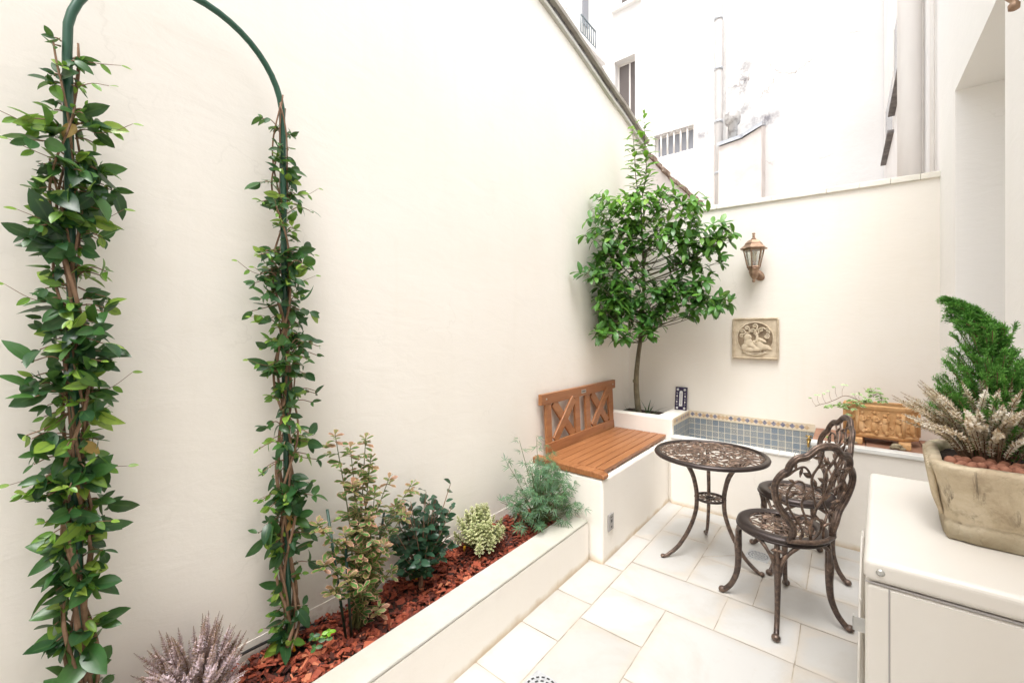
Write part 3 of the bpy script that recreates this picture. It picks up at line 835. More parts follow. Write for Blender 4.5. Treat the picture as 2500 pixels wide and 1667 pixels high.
w = MB()
for k in range(9):
    yy = 3.254 + k * .007; w.box(-1.7334, -1.7331, yy, yy + .0045, .946, .955 + (k % 3) * .002)
bput(w, 'lettering', tr, 0, 'dark')
for yy in (2.715, 3.86):
    w = MB(); w.lathe([(.007, 0), (.007, .002), (.003, .003)], 12, (-1.735, yy, .955), axis=(1, 0, 0)); bput(w, 'screw', tr, 0, 'steel')
zb0, zb1 = .632, .915
ups = [(2.715, 2.80), (3.145, 3.235), (3.325, 3.42), (3.775, 3.88)]
for a, b in ups:
    w = MB(); w.hexa([(-1.748, a, zb0 - .03), (-1.726, a, zb0 - .03), (-1.726, b - .012, zb0 - .03), (-1.748, b - .012, zb0 - .03), (-1.762, a, zb1), (-1.740, a, zb1), (-1.740, b - .012, zb1), (-1.762, b - .012, zb1)])
    bput(w, 'upright')
for (a, b) in ((2.80, 3.145), (3.42, 3.775)):
    m0 = .035
    w = MB(); w.bar((-1.752, a + m0, zb1), (-1.738, b - m0, zb0), .072, .018, (1, 0, 0)); bput(w, 'cross_brace')
    w = MB(); w.bar((-1.738, a + m0, zb0), (-1.7335, b - m0, zb1), .072, .018, (1, 0, 0)); bput(w, 'cross_brace')

# ------------------------------------------------------------------ bistro table
random.seed(21)
def lattice(mb, rad, nleaf, L, W, z, seed, th=.0055, stems=40, yclip=None):
    rg = random.Random(seed); pts = []
    tries = 0
    while len(pts) < nleaf and tries < 60000:
        tries += 1
        r = rad * math.sqrt(rg.random()); a = rg.random() * 2 * math.pi
        p = Vector((r * math.cos(a), r * math.sin(a), 0))
        if yclip and p.y > yclip: continue
        dd = (.42 if tries < 20000 else .34) * L
        if all((p - q).length > dd for q in pts): pts.append(p)
    for p in pts:
        an = math.atan2(p.y, p.x) * .5 + math.sin(p.x * 17) * 1.1 + math.cos(p.y * 15) * 1.1 + rg.uniform(-.5, .5)
        d = Vector((math.cos(an), math.sin(an), rg.uniform(-.04, .04)))
        l = L * rg.uniform(.8, 1.2)
        q = p - d * l / 2
        if (q + d * l).length > rad * 1.04 or q.length > rad * 1.04:
            d = Vector((-p.y, p.x, 0)).normalized() * (1 if rg.random() < .5 else -1); q = p - d * l / 2
        mb.castleaf((q.x, q.y, z + rg.uniform(-.001, .001)), d, (0, 0, 1), l, W * rg.uniform(.85, 1.15), th)
    for k in range(stems):
        a = rg.random() * 2 * math.pi; r0 = rad * rg.uniform(.1, 1.0); r1 = rad * rg.uniform(.3, 1.02); b = a + rg.uniform(-.9, .9)
        m_ = (r0 + r1) / 2; c = (a + b) / 2 + rg.uniform(-.4, .4)
        P = cr([(r0 * math.cos(a), r0 * math.sin(a), z), (m_ * math.cos(c), m_ * math.sin(c), z), (r1 * math.cos(b), r1 * math.sin(b), z)], 5)
        if yclip and any(p.y > yclip for p in P): continue
        mb.tube(P, .0036, 6, flat=1.0)
tb = thing('bistro_table', 'round dark bronze cast metal bistro table with openwork leaf top', 'table', (-.703, 3.065, 0))
w = MB()
TR = .338
prf = [(TR - .028, .662), (TR - .012, .667), (TR, .664), (TR + .006, .654), (TR + .003, .643), (TR - .008, .638), (TR - .022, .645), (TR - .028, .652)]
V = []; n = 72
w.tube([(0, 0, 0)] * 0 or [(0, 0, .6)], .01) if False else None
def ring(mb, prf, n=72, mi=0, sx=1, sy=1, c=(0, 0)):
    V = []; m_ = len(prf)
    for k in range(n):
        a = 2 * math.pi * k / n
        for (r, z) in prf: V.append((c[0] + r * math.cos(a) * sx, c[1] + r * math.sin(a) * sy, z))
    F = [(k * m_ + i, ((k + 1) % n) * m_ + i, ((k + 1) % n) * m_ + (i + 1) % m_, k * m_ + (i + 1) % m_) for k in range(n) for i in range(m_)]
    mb.add(V, F, mi)
ring(w, prf); w.build('table_rim', 'bronze', tb)
w = MB(); lattice(w, TR - .03, 150, .082, .023, .653, 5, .006, 95)
w.build('leaf_lattice', 'bronze', tb)
for ang in (223, -15, 108):
    a = R(ang); u = Vector((math.cos(a), math.sin(a), 0))
    w = MB()
    P = cr([u * .225 + Vector((0, 0, .645)), u * .175 + Vector((0, 0, .615)), u * .125 + Vector((0, 0, .54)), u * .098 + Vector((0, 0, .45)), u * .090 + Vector((0, 0, .37)), u * .10 + Vector((0, 0, .28)), u * .145 + Vector((0, 0, .17)), u * .215 + Vector((0, 0, .07)), u * .285 + Vector((0, 0, .018)), u * .312 + Vector((0, 0, .009))], 5)
    side = Vector((-u.y, u.x, 0))
    w.tube(P, [.011, .0145, .015, .0145, .014, .014, .014, .0135, .0125, .011], 8, flat=.8, ref=side)
    w.tube([p + (Vector((0, 0, 0))) + u * .011 for p in P[6:-4]], .0045, 6)
    w.box(0, 0, 0, 0, 0, 0) if False else None
    w.ell(u * .318 + Vector((0, 0, .0125)), (.016, .016, .0125))
    w.build('leg', 'bronze', tb)
w = MB(); ring(w, [(.080, .362), (.080, .374), (.092, .376), (.096, .369), (.092, .361)], 40); ring(w, [(.018, .362), (.018, .373), (.03, .373), (.03, .362)], 20)
for k in range(14):
    a = 2 * math.pi * k / 14; u = Vector((math.cos(a), math.sin(a), 0)); v = Vector((-u.y, u.x, 0))
    w.tube(cr([u * .026 + Vector((0, 0, .368)), u * .055 + v * .006 + Vector((0, 0, .368)), u * .084 + Vector((0, 0, .368))], 3), [.003, .006, .004], 6, flat=.7, ref=(0, 0, 1))
w.build('lower_shelf', 'bronze', tb)

# ------------------------------------------------------------------ bistro chairs (faces -y locally)
def make_chair():
    t = thing('bistro_chair', 'x', 'chair', (0, 0, 0), 0, 'bronze bistro chairs at the table')
    SZ = .452; RO = .208; RI = .150
    w = MB(); ring(w, [(RI, SZ - .014), (RI, SZ - .003), (RI + .012, SZ + .001), (RO - .02, SZ + .004), (RO - .004, SZ - .002), (RO, SZ - .014), (RO - .004, SZ - .034), (RO - .014, SZ - .036), (RO - .016, SZ - .016)], 64)
    ring(w, [(RO - .003, SZ - .020), (RO + .003, SZ - .022), (RO + .003, SZ - .027), (RO - .003, SZ - .029)], 64)
    s_ = w.build('seat', 'bronze', t)
    w = MB(); lattice(w, RI + .004, 44, .066, .020, SZ - .007, 9, .005, 34)
    w.build('leaf_lattice', 'bronze', s_)
    # backrest: outline in (x, h) then leaned back
    def bp(x, h, off=0): return Vector((x, .150 + .055 * (1 - min(1, abs(x) / .2) ** 2) * (1 if h < .12 else .6) + h * .20 + off, SZ + h))
    half = [(.118, .0), (.108, .045), (.118, .085), (.150, .135), (.186, .19), (.206, .25), (.206, .298), (.186, .335), (.166, .352), (.158, .382), (.134, .412), (.100, .420), (.080, .432), (.052, .458), (.018, .468)]
    loop = [(-x, h) for x, h in half] + [(0, .469)] + [(x, h) for x, h in half[::-1]]
    P = cr([bp(x, h) for x, h in loop], 4)
    w = MB()
    w.tube(P, .0185, 10, flat=.62, ref=(0, 1, .1))
    w.tube([p + Vector((0, .0095, 0)) for p in P[3:-3]], .009, 8, flat=.6, ref=(0, 1, .1))
    w.tube([p + Vector((0, -.0095, 0)) for p in P[3:-3]], .009, 8, flat=.6, ref=(0, 1, .1))
    bb = cr([bp(-.125, .006), bp(-.06, .006, .012), bp(0, .006, .018), bp(.06, .006, .012), bp(.125, .006)], 5)
    w.tube(bb, .0155, 8, flat=.75)
    bf = w.build('backrest_frame', 'bronze', t)
    w = MB()
    nb = Vector((0, -1, .2))
    def vine(pts, r=.0062, lv=()):
        Q = cr([bp(x, h) for x, h in pts], 6)
        w.tube(Q, [r, r, r * .8], 7)
        for (i, dx, dh, L) in lv:
            q = Q[min(len(Q) - 1, int(i * (len(Q) - 1)))]
            d = bp(dx, 0) - bp(0, 0); d = Vector((dx, dh * .2, dh))
            w.castleaf(q - nb * 0, d, nb, L, L * .42, .008); w.castleaf(q, d, -nb, L, L * .42, .008)
    vine([(.02, .0), (.035, .08), (.00, .16), (-.045, .24), (-.06, .33), (-.10, .40)], .007, [(.25, 1, .5, .055), (.5, -.9, .6, .055), (.8, -1, .2, .05), (.9, .8, .9, .05)])
    vine([(-.05, .0), (-.04, .07), (-.075, .13), (-.13, .17), (-.165, .23)], .006, [(.35, 1, .5, .05), (.6, -.3, 1, .055), (1, .2, 1, .06), (.85, 1, -.2, .05)])
    vine([(.075, .0), (.07, .06), (.10, .12), (.14, .18), (.15, .25), (.12, .30), (.085, .29), (.08, .25), (.10, .235)], .006, [(.2, -1, .5, .05), (.45, -.9, .5, .055), (.98, .5, .2, .055), (.62, 1, .5, .04)])
    vine([(.035, .08), (.07, .16), (.075, .21), (.04, .26), (.0, .27), (-.02, .245)], .0058, [(.4, -1, .3, .05), (1, -.5, -1, .05), (.7, .5, 1, .05)])
    vine([(0, .16), (.03, .24), (.05, .32), (.02, .39), (.015, .465)], .0058, [(.5, 1, .5, .06), (.7, -1, .3, .055), (.85, 1, .1, .05)])
    vine([(-.045, .24), (-.10, .26), (-.14, .30), (-.13, .345), (-.095, .345), (-.085, .315)], .0056, [(.3, -.2, 1, .055), (1, 1, -.4, .055), (.6, -1, .4, .04)])
    vine([(.05, .32), (.09, .37), (.13, .36), (.16, .33), (.195, .31)], .0055, [(.35, .1, -1, .05), (.5, .3, 1, .05)])
    vine([(-.075, .13), (-.03, .20), (-.03, .28), (-.02, .35), (-.06, .41), (-.07, .44)], .0055, [(.45, 1, .5, .055), (.7, 1, .4, .05)])
    vine([(-.165, .23), (-.19, .28), (-.165, .34)], .0055, [(.3, .8, .4, .05)])
    vine([(.14, .18), (.175, .2), (.195, .22)], .0055, [(.5, .2, 1, .05)])
    vine([(.02, .0), (-.02, .05), (-.015, .10), (.01, .14)], .0055, [(.5, -1, .4, .05)])
    vine([(.10, .12), (.05, .13), (.0, .115), (-.035, .085)], .0055, [(.5, -.2, 1, .05), (.2, .4, -1, .045)])
    w.build('leaf_scroll', 'bronze', bf)
    for k in range(4):
        a = R(45 + 90 * k); u = Vector((math.cos(a), math.sin(a), 0)); v = Vector((-u.y, u.x, 0)); z = Vector((0, 0, 1))
        w = MB()
        P = cr([u * .193 + z * .43, u * .198 + z * .36, u * .203 + z * .29, u * .202 + z * .21, u * .209 + z * .135, u * .232 + z * .07, u * .262 + z * .028, u * .283 + z * .014], 5)
        w.tube(P, [.011, .014, .020, .0165, .015, .014, .0145, .0165], 10, flat=.85, ref=v)
        w.ell(u * .282 + z * .0175, (.020, .020, .0172), n=12, m=8)
        for sg in (-1, 1):
            b = a + sg * R(27)
            e = Vector((math.cos(b), math.sin(b), 0)) * .19 + z * .425
            Q = cr([u * .203 + z * .275 + v * sg * .008, u * .204 + z * .335 + v * sg * .018, (u * .2 + z * .385 + v * sg * .045), e], 5)
            w.tube(Q, [.011, .0095, .0085, .012], 8)
            w.castleaf(u * .205 + z * .335 + v * sg * .012, v * sg * .5 + z, u, .055, .024, .008)
            w.castleaf(u * .203 + z * .385 + v * sg * .03, v * -sg + z * .3, u, .04, .02, .007)
        w.build('leg', 'bronze', t)
    return t
def yaw(fx, fy): return math.atan2(fx, -fy)       # local -y -> (fx, fy)
c1 = make_chair()
c1.location = (-.267, 2.677, 0); c1.rotation_euler.z = yaw(-.72, .69)
c1['label'] = 'nearer bronze leaf-back chair, its back turned to the viewer'
c2 = copy_tree(c1)
c2.location = (-.25, 3.28, 0); c2.rotation_euler.z = yaw(-.363, -.141)
c2['label'] = 'farther bronze leaf-back chair, half hidden behind the other chair'
#SPLIT2
# ------------------------------------------------------------------ lanterns (wall at +y locally, lantern hangs out to -y)
def make_lantern():
    t = thing('wall_lantern', 'x', 'lantern', (0, 0, 0), 0, 'copper wall lanterns')
    yl = -.135; n6 = 6; ph = R(30)
    w = MB(); w.lathe([(.002, -.19), (.012, -.185), (.013, -.172), (.008, -.165), (.014, -.155), (.03, -.13), (.036, -.105), (.034, -.09), (.044, -.082), (.046, -.07)], 18, (0, yl, 0))
    w.build('base_cup', 'copper', t)
    w = MB(); w.lathe([(.052, -.07), (.054, -.062), (.05, -.056), (.046, -.054)], n6, (0, yl, 0), phase=ph, flat=True)
    w.lathe([(.078, .078), (.082, .082), (.082, .088), (.07, .09)], n6, (0, yl, 0), phase=ph, flat=True)
    for k in range(n6):
        a = ph + 2 * math.pi * k / n6
        w.bar((math.cos(a) * .048, yl + math.sin(a) * .048, -.058), (math.cos(a) * .078, yl + math.sin(a) * .078, .082), .009, .009, (math.cos(a), math.sin(a), 0))
    fr = w.build('frame', 'copper', t, smooth=False)
    w = MB(); V = []; 
    for k in range(n6):
        a0 = ph + 2 * math.pi * k / n6; a1 = ph + 2 * math.pi * (k + 1) / n6
        q = [(math.cos(a0) * .045, yl + math.sin(a0) * .045, -.054), (math.cos(a1) * .045, yl + math.sin(a1) * .045, -.054), (math.cos(a1) * .074, yl + math.sin(a1) * .074, .078), (math.cos(a0) * .074, yl + math.sin(a0) * .074, .078)]
        w.add(q, [(0, 1, 2, 3)], 0, None, True)
    w.build('glass', 'glass', fr, smooth=False)
    w = MB()
    w.lathe([(.104, .086), (.106, .092), (.092, .103), (.076, .118), (.068, .128), (.068, .134), (.060, .142), (.044, .158), (.028, .166), (.020, .170), (.020, .176), (.012, .180), (.009, .190), (.012, .198), (.008, .206), (.014, .215), (.012, .222), (.002, .224)], n6, (0, yl, 0), phase=ph, flat=True)
    w.build('roof', 'copper', t, smooth=False)
    w = MB(); w.lathe([(.017, -.056), (.017, -.02), (.014, -.015)], 14, (0, yl, 0)); ho = w.build('lamp_holder', 'copper', t)
    w = MB()
    for k in range(6):
        a = k * R(60); w.tube([(math.cos(a) * .012, yl + math.sin(a) * .012, -.015), (math.cos(a) * .02, yl + math.sin(a) * .02, .066)], [.0035, .0045], 8)
    w.build('bulb', 'bulb', ho)
    w = MB(); w.tube(cr([(0, yl + .01, -.135), (0, yl + .04, -.150), (0, -.05, -.13), (0, -.03, -.10), (0, -.012, -.105)], 6), [.012, .012, .013, .015, .016], 10)
    w.build('arm', 'copper', t)
    w = MB(); w.lathe([(.052, 0), (.052, .005), (.044, .012), (.02, .016), (.014, .026)], 24, (0, 0, -.115), axis=(0, -1, 0), sx=.74, sy=1.18)
    w.build('wall_plate', 'copper', t)
    return t
ln = make_lantern()
ln.location = (-.60, yb(4.339, -.60), 2.045); ln.rotation_euler.z = R(-6)
ln['label'] = 'copper lantern on the back wall above the carved plaque'
l2 = copy_tree(ln); l2.location = (XR, 1.88, 2.557); l2.rotation_euler.z = R(-90)
l2['label'] = 'copper lantern cut off by the top right corner, above the door recess'

# ------------------------------------------------------------------ carved plaque
pq = thing('wall_plaque', 'square carved stone relief with rope border on the back wall', 'plaque', (-.62, yb(4.339, -.62), 1.385), math.atan(T))
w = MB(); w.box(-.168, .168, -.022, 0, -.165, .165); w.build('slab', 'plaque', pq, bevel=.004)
w = MB()
for s_ in (-1, 1):
    for k in range(30):
        q = -.172 + .344 * (k + .5) / 30
        M_ = Matrix.Rotation(R(35), 3, 'Y')
        w.ell((q, -.02, s_ * .168), (.0055, .014, .013), n=8, m=6, M=M_)
        w.ell((s_ * .171, -.02, q * .97), (.013, .014, .0055), n=8, m=6, M=M_)
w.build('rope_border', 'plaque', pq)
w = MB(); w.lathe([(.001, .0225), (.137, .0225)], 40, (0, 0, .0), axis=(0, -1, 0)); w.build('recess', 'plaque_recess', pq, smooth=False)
w = MB()
w.tube([(math.cos(a) * .139, -.024, math.sin(a) * .139) for a in [2 * math.pi * k / 48 for k in range(48)]], .005, 6, closed=True)
Y0 = -.026
def spiral(cx, cz, r0, turns, a0, sg, tail):
    pts = [(x, Y0, z) for x, z in tail]
    for i in range(16):
        q = i / 15; a = a0 + sg * q * turns * 2 * math.pi; r = r0 * (1 - .8 * q)
        pts.append((cx + math.cos(a) * r, Y0, cz + math.sin(a) * r))
    w.tube(pts, [.0065, .006, .005], 7)
    for k in range(5):
        a = k * R(72); w.ell((cx + math.cos(a) * .006, Y0 - .002, cz + math.sin(a) * .006), (.0042, .004, .0042), n=6, m=4)
w.tube(cr([(.012, Y0, -.03), (.018, Y0, .02), (.008, Y0, .06), (.02, Y0, .10)], 5), [.013, .010, .008, .006], 8)
spiral(-.02, .066, .024, 1.2, R(-60), 1, [(.010, .02), (.004, .035)])
spiral(.045, .070, .022, 1.2, R(-120), -1, [(.018, .03), (.028, .05)])
spiral(.0, .105, .022, 1.2, R(-40), 1, [(.012, .065), (.018, .085)])
spiral(.098, .068, .021, 1.25, R(150), -1, [(.05, .09), (.07, .09)])
spiral(.088, .018, .024, 1.3, R(100), -1, [(.11, .06), (.115, .045)])
spiral(-.062, .088, .021, 1.2, R(-40), 1, [(-.03, .06), (-.045, .065)])
spiral(-.098, .062, .019, 1.2, R(0), 1, [(-.04, .05), (-.07, .05)])
spiral(-.102, .022, .018, 1.2, R(30), 1, [(-.075, .045), (-.085, .035)])
# two crouching figures under the tree, simplified
def lump(c, r, rot=0): w.ell((c[0], Y0 - .002, c[1]), (r[0], .0085, r[1]), n=12, m=8, M=Matrix.Rotation(R(rot), 3, 'Y'))
lump((-.045, .012), (.021, .023)); lump((-.06, .008), (.026, .036), 10); lump((-.05, -.035), (.034, .045), -18); lump((-.075, -.075), (.03, .032), 20); lump((-.02, -.06), (.05, .022), 38); lump((-.04, -.095), (.05, .022), 0)
lump((.035, -.01), (.017, .019)); lump((.03, -.048), (.055, .026), 28); lump((.06, -.07), (.06, .026), 8); lump((.015, -.09), (.045, .022), -6); lump((.062, -.018), (.03, .014), 30); lump((.112, -.085), (.018, .009), 12)
for k in range(7): w.ell((-.08 + k * .025, Y0, -.108), (.006, .006, .005), n=6, m=4)
w.tube(cr([(-.1, Y0, -.118), (0, Y0, -.124), (.1, Y0, -.118)], 4), .005, 6)
w.tube(cr([(-.07, Y0, -.128), (0, Y0, -.142), (.07, Y0, -.128)], 4), .006, 6)
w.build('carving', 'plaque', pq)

# ------------------------------------------------------------------ thermometer
th = thing('thermometer', 'dark blue tile thermometer leaning on the back wall beside the tree', 'thermometer', (-1.245, yb(4.30, -1.245) - .012, .706))
th.rotation_euler = (R(-8), 0, R(-2))
w = MB(); w.box(-.055, .055, -.005, .005, 0, .215); w.build('plate', 'navy', th, bevel=.002)
w = MB(); w.box(-.015, .015, -.0072, -.005, .035, .165); w.lathe([(.015, 0), (.015, .0022)], 20, (0, -.005, .165), axis=(0, -1, 0)); sc_ = w.build('scale', 'white_glaze', th, smooth=False)
w = MB(); w.box(-.0012, .0012, -.0078, -.0072, .06, .155); w.ell((0, -.0075, .057), (.0035, .001, .0035))
for k in range(14):
    w.box(-.010, -.004, -.0076, -.0073, .066 + k * .0065, .0672 + k * .0065); w.box(.004, .010, -.0076, -.0073, .066 + k * .0065, .0672 + k * .0065)
w.build('markings', 'dark', sc_, smooth=False)
w = MB()
for (x, z) in ((-.032, .19), (.032, .19), (-.034, .018), (.034, .018)):
    for k in range(5): w.ell((x + math.cos(k * 1.256) * .007, -.0055, z + math.sin(k * 1.256) * .007), (.0048, .0012, .0048), n=8, m=4)
for z in (.075, .128):
    for s_ in (-1, 1): w.ell((s_ * .037, -.0055, z), (.0055, .0012, .011), n=8, m=4)
for z in (.05, .10, .155):
    for s_ in (-1, 1):
        for k in range(4): w.ell((s_ * .036 + math.cos(k * 1.57) * .005, -.0055, z + math.sin(k * 1.57) * .005), (.0022, .001, .0022), n=6, m=4)
w.build('painted_pattern', 'white_glaze', th)

# ------------------------------------------------------------------ white outdoor unit
AX, AY = .034, 1.374
ac = thing('outdoor_unit', 'white metal outdoor unit box at the right, with the stone pot on top', 'outdoor unit', (AX, AY, 0), R(-2.6))
w = MB(); w.box(.003, .467, .004, .846, .06, .842); w.build('casing', 'metal_white', ac, bevel=.012, seg=4)
w = MB(); w.box(0, .47, 0, .85, .845, .90); w.build('top_cover', 'metal_white', ac, bevel=.016, seg=5)
w = MB(); w.box(.05, .465, .0015, .004, .10, .836); w.build('end_panel', 'metal_white', ac, bevel=.001)
w = MB(); w.box(.0465, .0495, .0028, .005, .098, .838); w.box(.004, .466, .0032, .006, .8415, .8455); w.build('panel_gap', 'grey_plastic', ac, smooth=False)
for (x, z) in ((.032, .874), (.43, .874)):
    w = MB(); w.lathe([(.0085, 0), (.0085, .002), (.005, .005), (.001, .0055)], 14, (x, 0, z), axis=(0, -1, 0)); w.build('screw', 'steel', ac)
w = MB(); w.box(-.022, .003, .03, .033, .70, .735); w.box(-.022, -.019, .03, .045, .70, .735)
w.lathe([(.004, 0), (.004, .0006)], 10, (-.0225, .038, .718), axis=(-1, 0, 0)); w.build('bracket', 'steel', ac, bevel=.001)
w = MB()
for rr in [.06 + .03 * k for k in range(10)]:
    w.tube([(-.012, .44 + math.cos(a) * rr, .46 + math.sin(a) * rr) for a in [2 * math.pi * k / 48 for k in range(48)]], .003, 5, closed=True)
for k in range(8):
    a = k * R(45); w.tube([(-.010, .44, .46), (-.010, .44 + math.cos(a) * .345, .46 + math.sin(a) * .345)], .004, 5)
w.build('fan_guard', 'metal_white', ac)
for yy in (.12, .72):
    w = MB(); w.box(.03, .44, yy - .03, yy + .03, 0, .06); w.build('foot_rail', 'steel', ac, bevel=.003)

# ------------------------------------------------------------------ stone pot on the unit
PC = Vector((.36, 1.765, .9005))
sp = thing('stone_pot', 'tan weathered stone pot with draped ends on the white unit', 'pot', PC, R(-4))
def rr_loop(hx, hy, p, n=48):
    out = []
    for k in range(n):
        a = 2 * math.pi * k / n; c, s_ = math.cos(a), math.sin(a)
        out.append((hx * math.copysign(abs(c) ** (2 / p), c), hy * math.copysign(abs(s_) ** (2 / p), s_)))
    return out
lev = [(.0, .134, 0.1463, 8), (.005, .141, 0.1546, 8), (.042, .143, 0.1569, 8), (.048, .137, 0.1499, 8), (.058, .143, 0.1569, 7), (.09, .151, 0.1676, 7), (.13, .159, 0.1770, 7), (.165, .164, 0.1841, 7), (.182, .168, 0.1900, 7), (.196, .170, 0.1935, 7), (.203, .164, 0.1864, 7), (.203, .146, 0.1652, 6), (.185, .142, 0.1605, 6), (.15, .138, 0.1558, 6)]
w = MB(); V = []; n = 48
for (z, hx, hy, p) in lev:
    for i, (x, y) in enumerate(rr_loop(hx, hy, p)):
        j = .0026 * math.sin(i * 1.1 + z * 45) + .0022 * math.sin(i * .53 - z * 31) + random.uniform(-.0012, .0012)
        V.append((x * (1 + j / .15), y * (1 + j / .15), z + random.uniform(-.0012, .0012)))
F = [(a * n + k, a * n + (k + 1) % n, (a + 1) * n + (k + 1) % n, (a + 1) * n + k) for a in range(len(lev) - 1) for k in range(n)]
F.append(tuple(range(n - 1, -1, -1))); F.append(tuple((len(lev) - 1) * n + k for k in range(n)))
w.add(V, F); w.build('pot_body', 'stonepot', sp)
random.seed(5)
for s_ in (-1, 1):
    w = MB()
    for k in range(11):
        y0 = -.145 + .029 * k; z0 = .190
        sag = random.uniform(-.008, .008)
        P = cr([(s_ * .168, y0, z0), (s_ * .165, y0 * .95 + sag, .160), (s_ * .158, y0 * .9 + sag, .11), (s_ * .145, y0 * .86, .06)], 5)
        w.tube(P, [.007, .009, .008, .005], 7)
    w.build('drapery', 'stonepot', sp)
w = MB(); V = [(x, y, .181 + random.uniform(-.004, .004)) for x, y in rr_loop(.141, .158, 5)] + [(0, 0, .185)]
w.add(V, [(k, (k + 1) % 48, 48) for k in range(48)]); w.build('soil', 'soil', sp)
# clay balls on the soil
cb = MB(); cb.ell((0, 0, 0), (.0125, .0125, .011), n=14, m=9, jit=.03)
ball0 = cb.build('clay_ball', 'clay')
tag(ball0, 'reddish clay ball lying on the soil of the stone pot', 'clay ball', 'clay balls in the stone pot')
random.seed(8)
pts = []
tries = 0
cz, sz = math.cos(R(-4)), math.sin(R(-4))
while len(pts) < 46 and tries < 9000:
    tries += 1
    x, y = random.uniform(-.128, .13), random.uniform(-.150, -.05)
    if all((x - a) ** 2 + (y - b) ** 2 > .0225 ** 2 for a, b in pts): pts.append((x, y))
for i, (x, y) in enumerate(pts):
    o = ball0 if i == 0 else ball0.copy()
    if i: COL.objects.link(o)
    o.location = (PC.x + x * cz - y * sz, PC.y + x * sz + y * cz, PC.z + .192 + random.uniform(0, .008))
    o.rotation_euler = (random.random() * 6, random.random() * 6, random.random() * 6); s_ = random.uniform(.85, 1.2); o.scale = (s_, s_, s_)

# ------------------------------------------------------------------ terracotta trough on the ledge
TC = Vector((.19, yb(4.075, .19), .722))
tt = thing('terracotta_trough', 'orange terracotta trough with carved figures on the back ledge', 'trough', TC, math.atan(T))
def octo(hx, hy, c): return [(-hx + c, -hy), (hx - c, -hy), (hx, -hy + c), (hx, hy - c), (hx - c, hy), (-hx + c, hy), (-hx, hy - c), (-hx, -hy + c)]
w = MB(); HX, HYy, CC = .20, .115, .075
levs = [(0, HX - .014, HYy - .014), (.006, HX - .004, HYy - .004), (.024, HX, HYy), (.028, HX - .008, HYy - .008), (.192, HX - .004, HYy - .004), (.20, HX + .004, HYy + .004), (.218, HX + .006, HYy + .006), (.226, HX, HYy), (.224, HX - .024, HYy - .024), (.19, HX - .026, HYy - .026)]
V = []
for z, a, b in levs: V += [(x, y, z) for x, y in octo(a, b, CC * a / HX)]
F = [(i * 8 + k, i * 8 + (k + 1) % 8, (i + 1) * 8 + (k + 1) % 8, (i + 1) * 8 + k) for i in range(len(levs) - 1) for k in range(8)]
F.append(tuple(range(7, -1, -1))); w.add(V, F, 0, None, True)
w.build('trough_body', 'terracotta', tt, smooth=False, bevel=.004)
w = MB(); w.add([(x, y, .200) for x, y in octo(HX - .025, HYy - .025, CC * .85)], [tuple(range(8))]); w.build('soil', 'soil', tt)
random.seed(14)
w = MB()
oc = octo(HX - .006, HYy - .006, CC)
for fi in (0, 1, 7):
    a, b = Vector((*oc[fi], 0)), Vector((*oc[(fi + 1) % 8], 0)); L = (b - a).length; u = (b - a).normalized(); nn = Vector((u.y, -u.x, 0))
    for e in (a, b): w.tube([e + nn * .001 + Vector((0, 0, .03)), e + nn * .001 + Vector((0, 0, .192))], .011, 6)
    # figures
    nf = 4 if fi == 0 else 1
    for k in range(nf):
        q = a + u * (L * (k + .5 + random.uniform(-.12, .12)) / nf) + nn * .004; z = Vector((0, 0, 1)); h = random.uniform(.9, 1.05)
        w.ell(q + z * .168 * h, (.010, .010, .012)); w.ell(q + z * .13 * h, (.016, .010, .026)); w.ell(q + z * .08, (.018, .009, .038)); w.ell(q + z * .045 + u * .01, (.012, .010, .018))
        w.tube(cr([q + z * .15 + u * .012, q + z * .128 + u * .022 + nn * .004, q + z * .118 + u * .004 + nn * .008], 4), .005, 6)
    for k in range(int(L / .0045)):
        q = a + u * random.uniform(.012, L - .012) + Vector((0, 0, random.uniform(.036, .184)))
        r = random.uniform(.005, .0115); w.ell(q + nn * random.uniform(-.004, .001), (r, r * .8, r * random.uniform(.7, 1.4)), n=7, m=5)
w.build('relief', 'terracotta', tt)
# curled stone feet
def make_foot():
    t = thing('pot_foot', 'x', 'pot foot', (0, 0, 0), 0, 'curled stone feet under the terracotta trough')
    w = MB(); w.ell((-.018, -.078, .021), (.028, .028, .018), n=14, m=8); w.ell((-.034, -.074, .010), (.020, .026, .010), n=12, m=6); w.ell((.008, -.082, .010), (.022, .020, .010), n=12, m=6)
    w.tube(cr([(-.03, -.1, .03), (-.005, -.104, .034), (.012, -.09, .026)], 4), .0045, 6)
    w.build('scroll', 'stonepot', t)
    w = MB(); w.box(-.008, .055, -.075, .10, 0, .040); w.build('foot_block', 'terracotta', t, bevel=.006)
    return t
f1 = make_foot(); f1.location = (.285, yb(3.975, .285), .6815); f1.rotation_euler.z = R(-4); f1['label'] = 'curled stone foot under the right end of the terracotta trough'
f2 = copy_tree(f1); f2.location = (.04, yb(3.985, .04), .6815); f2['label'] = 'curled stone foot under the left end of the terracotta trough'
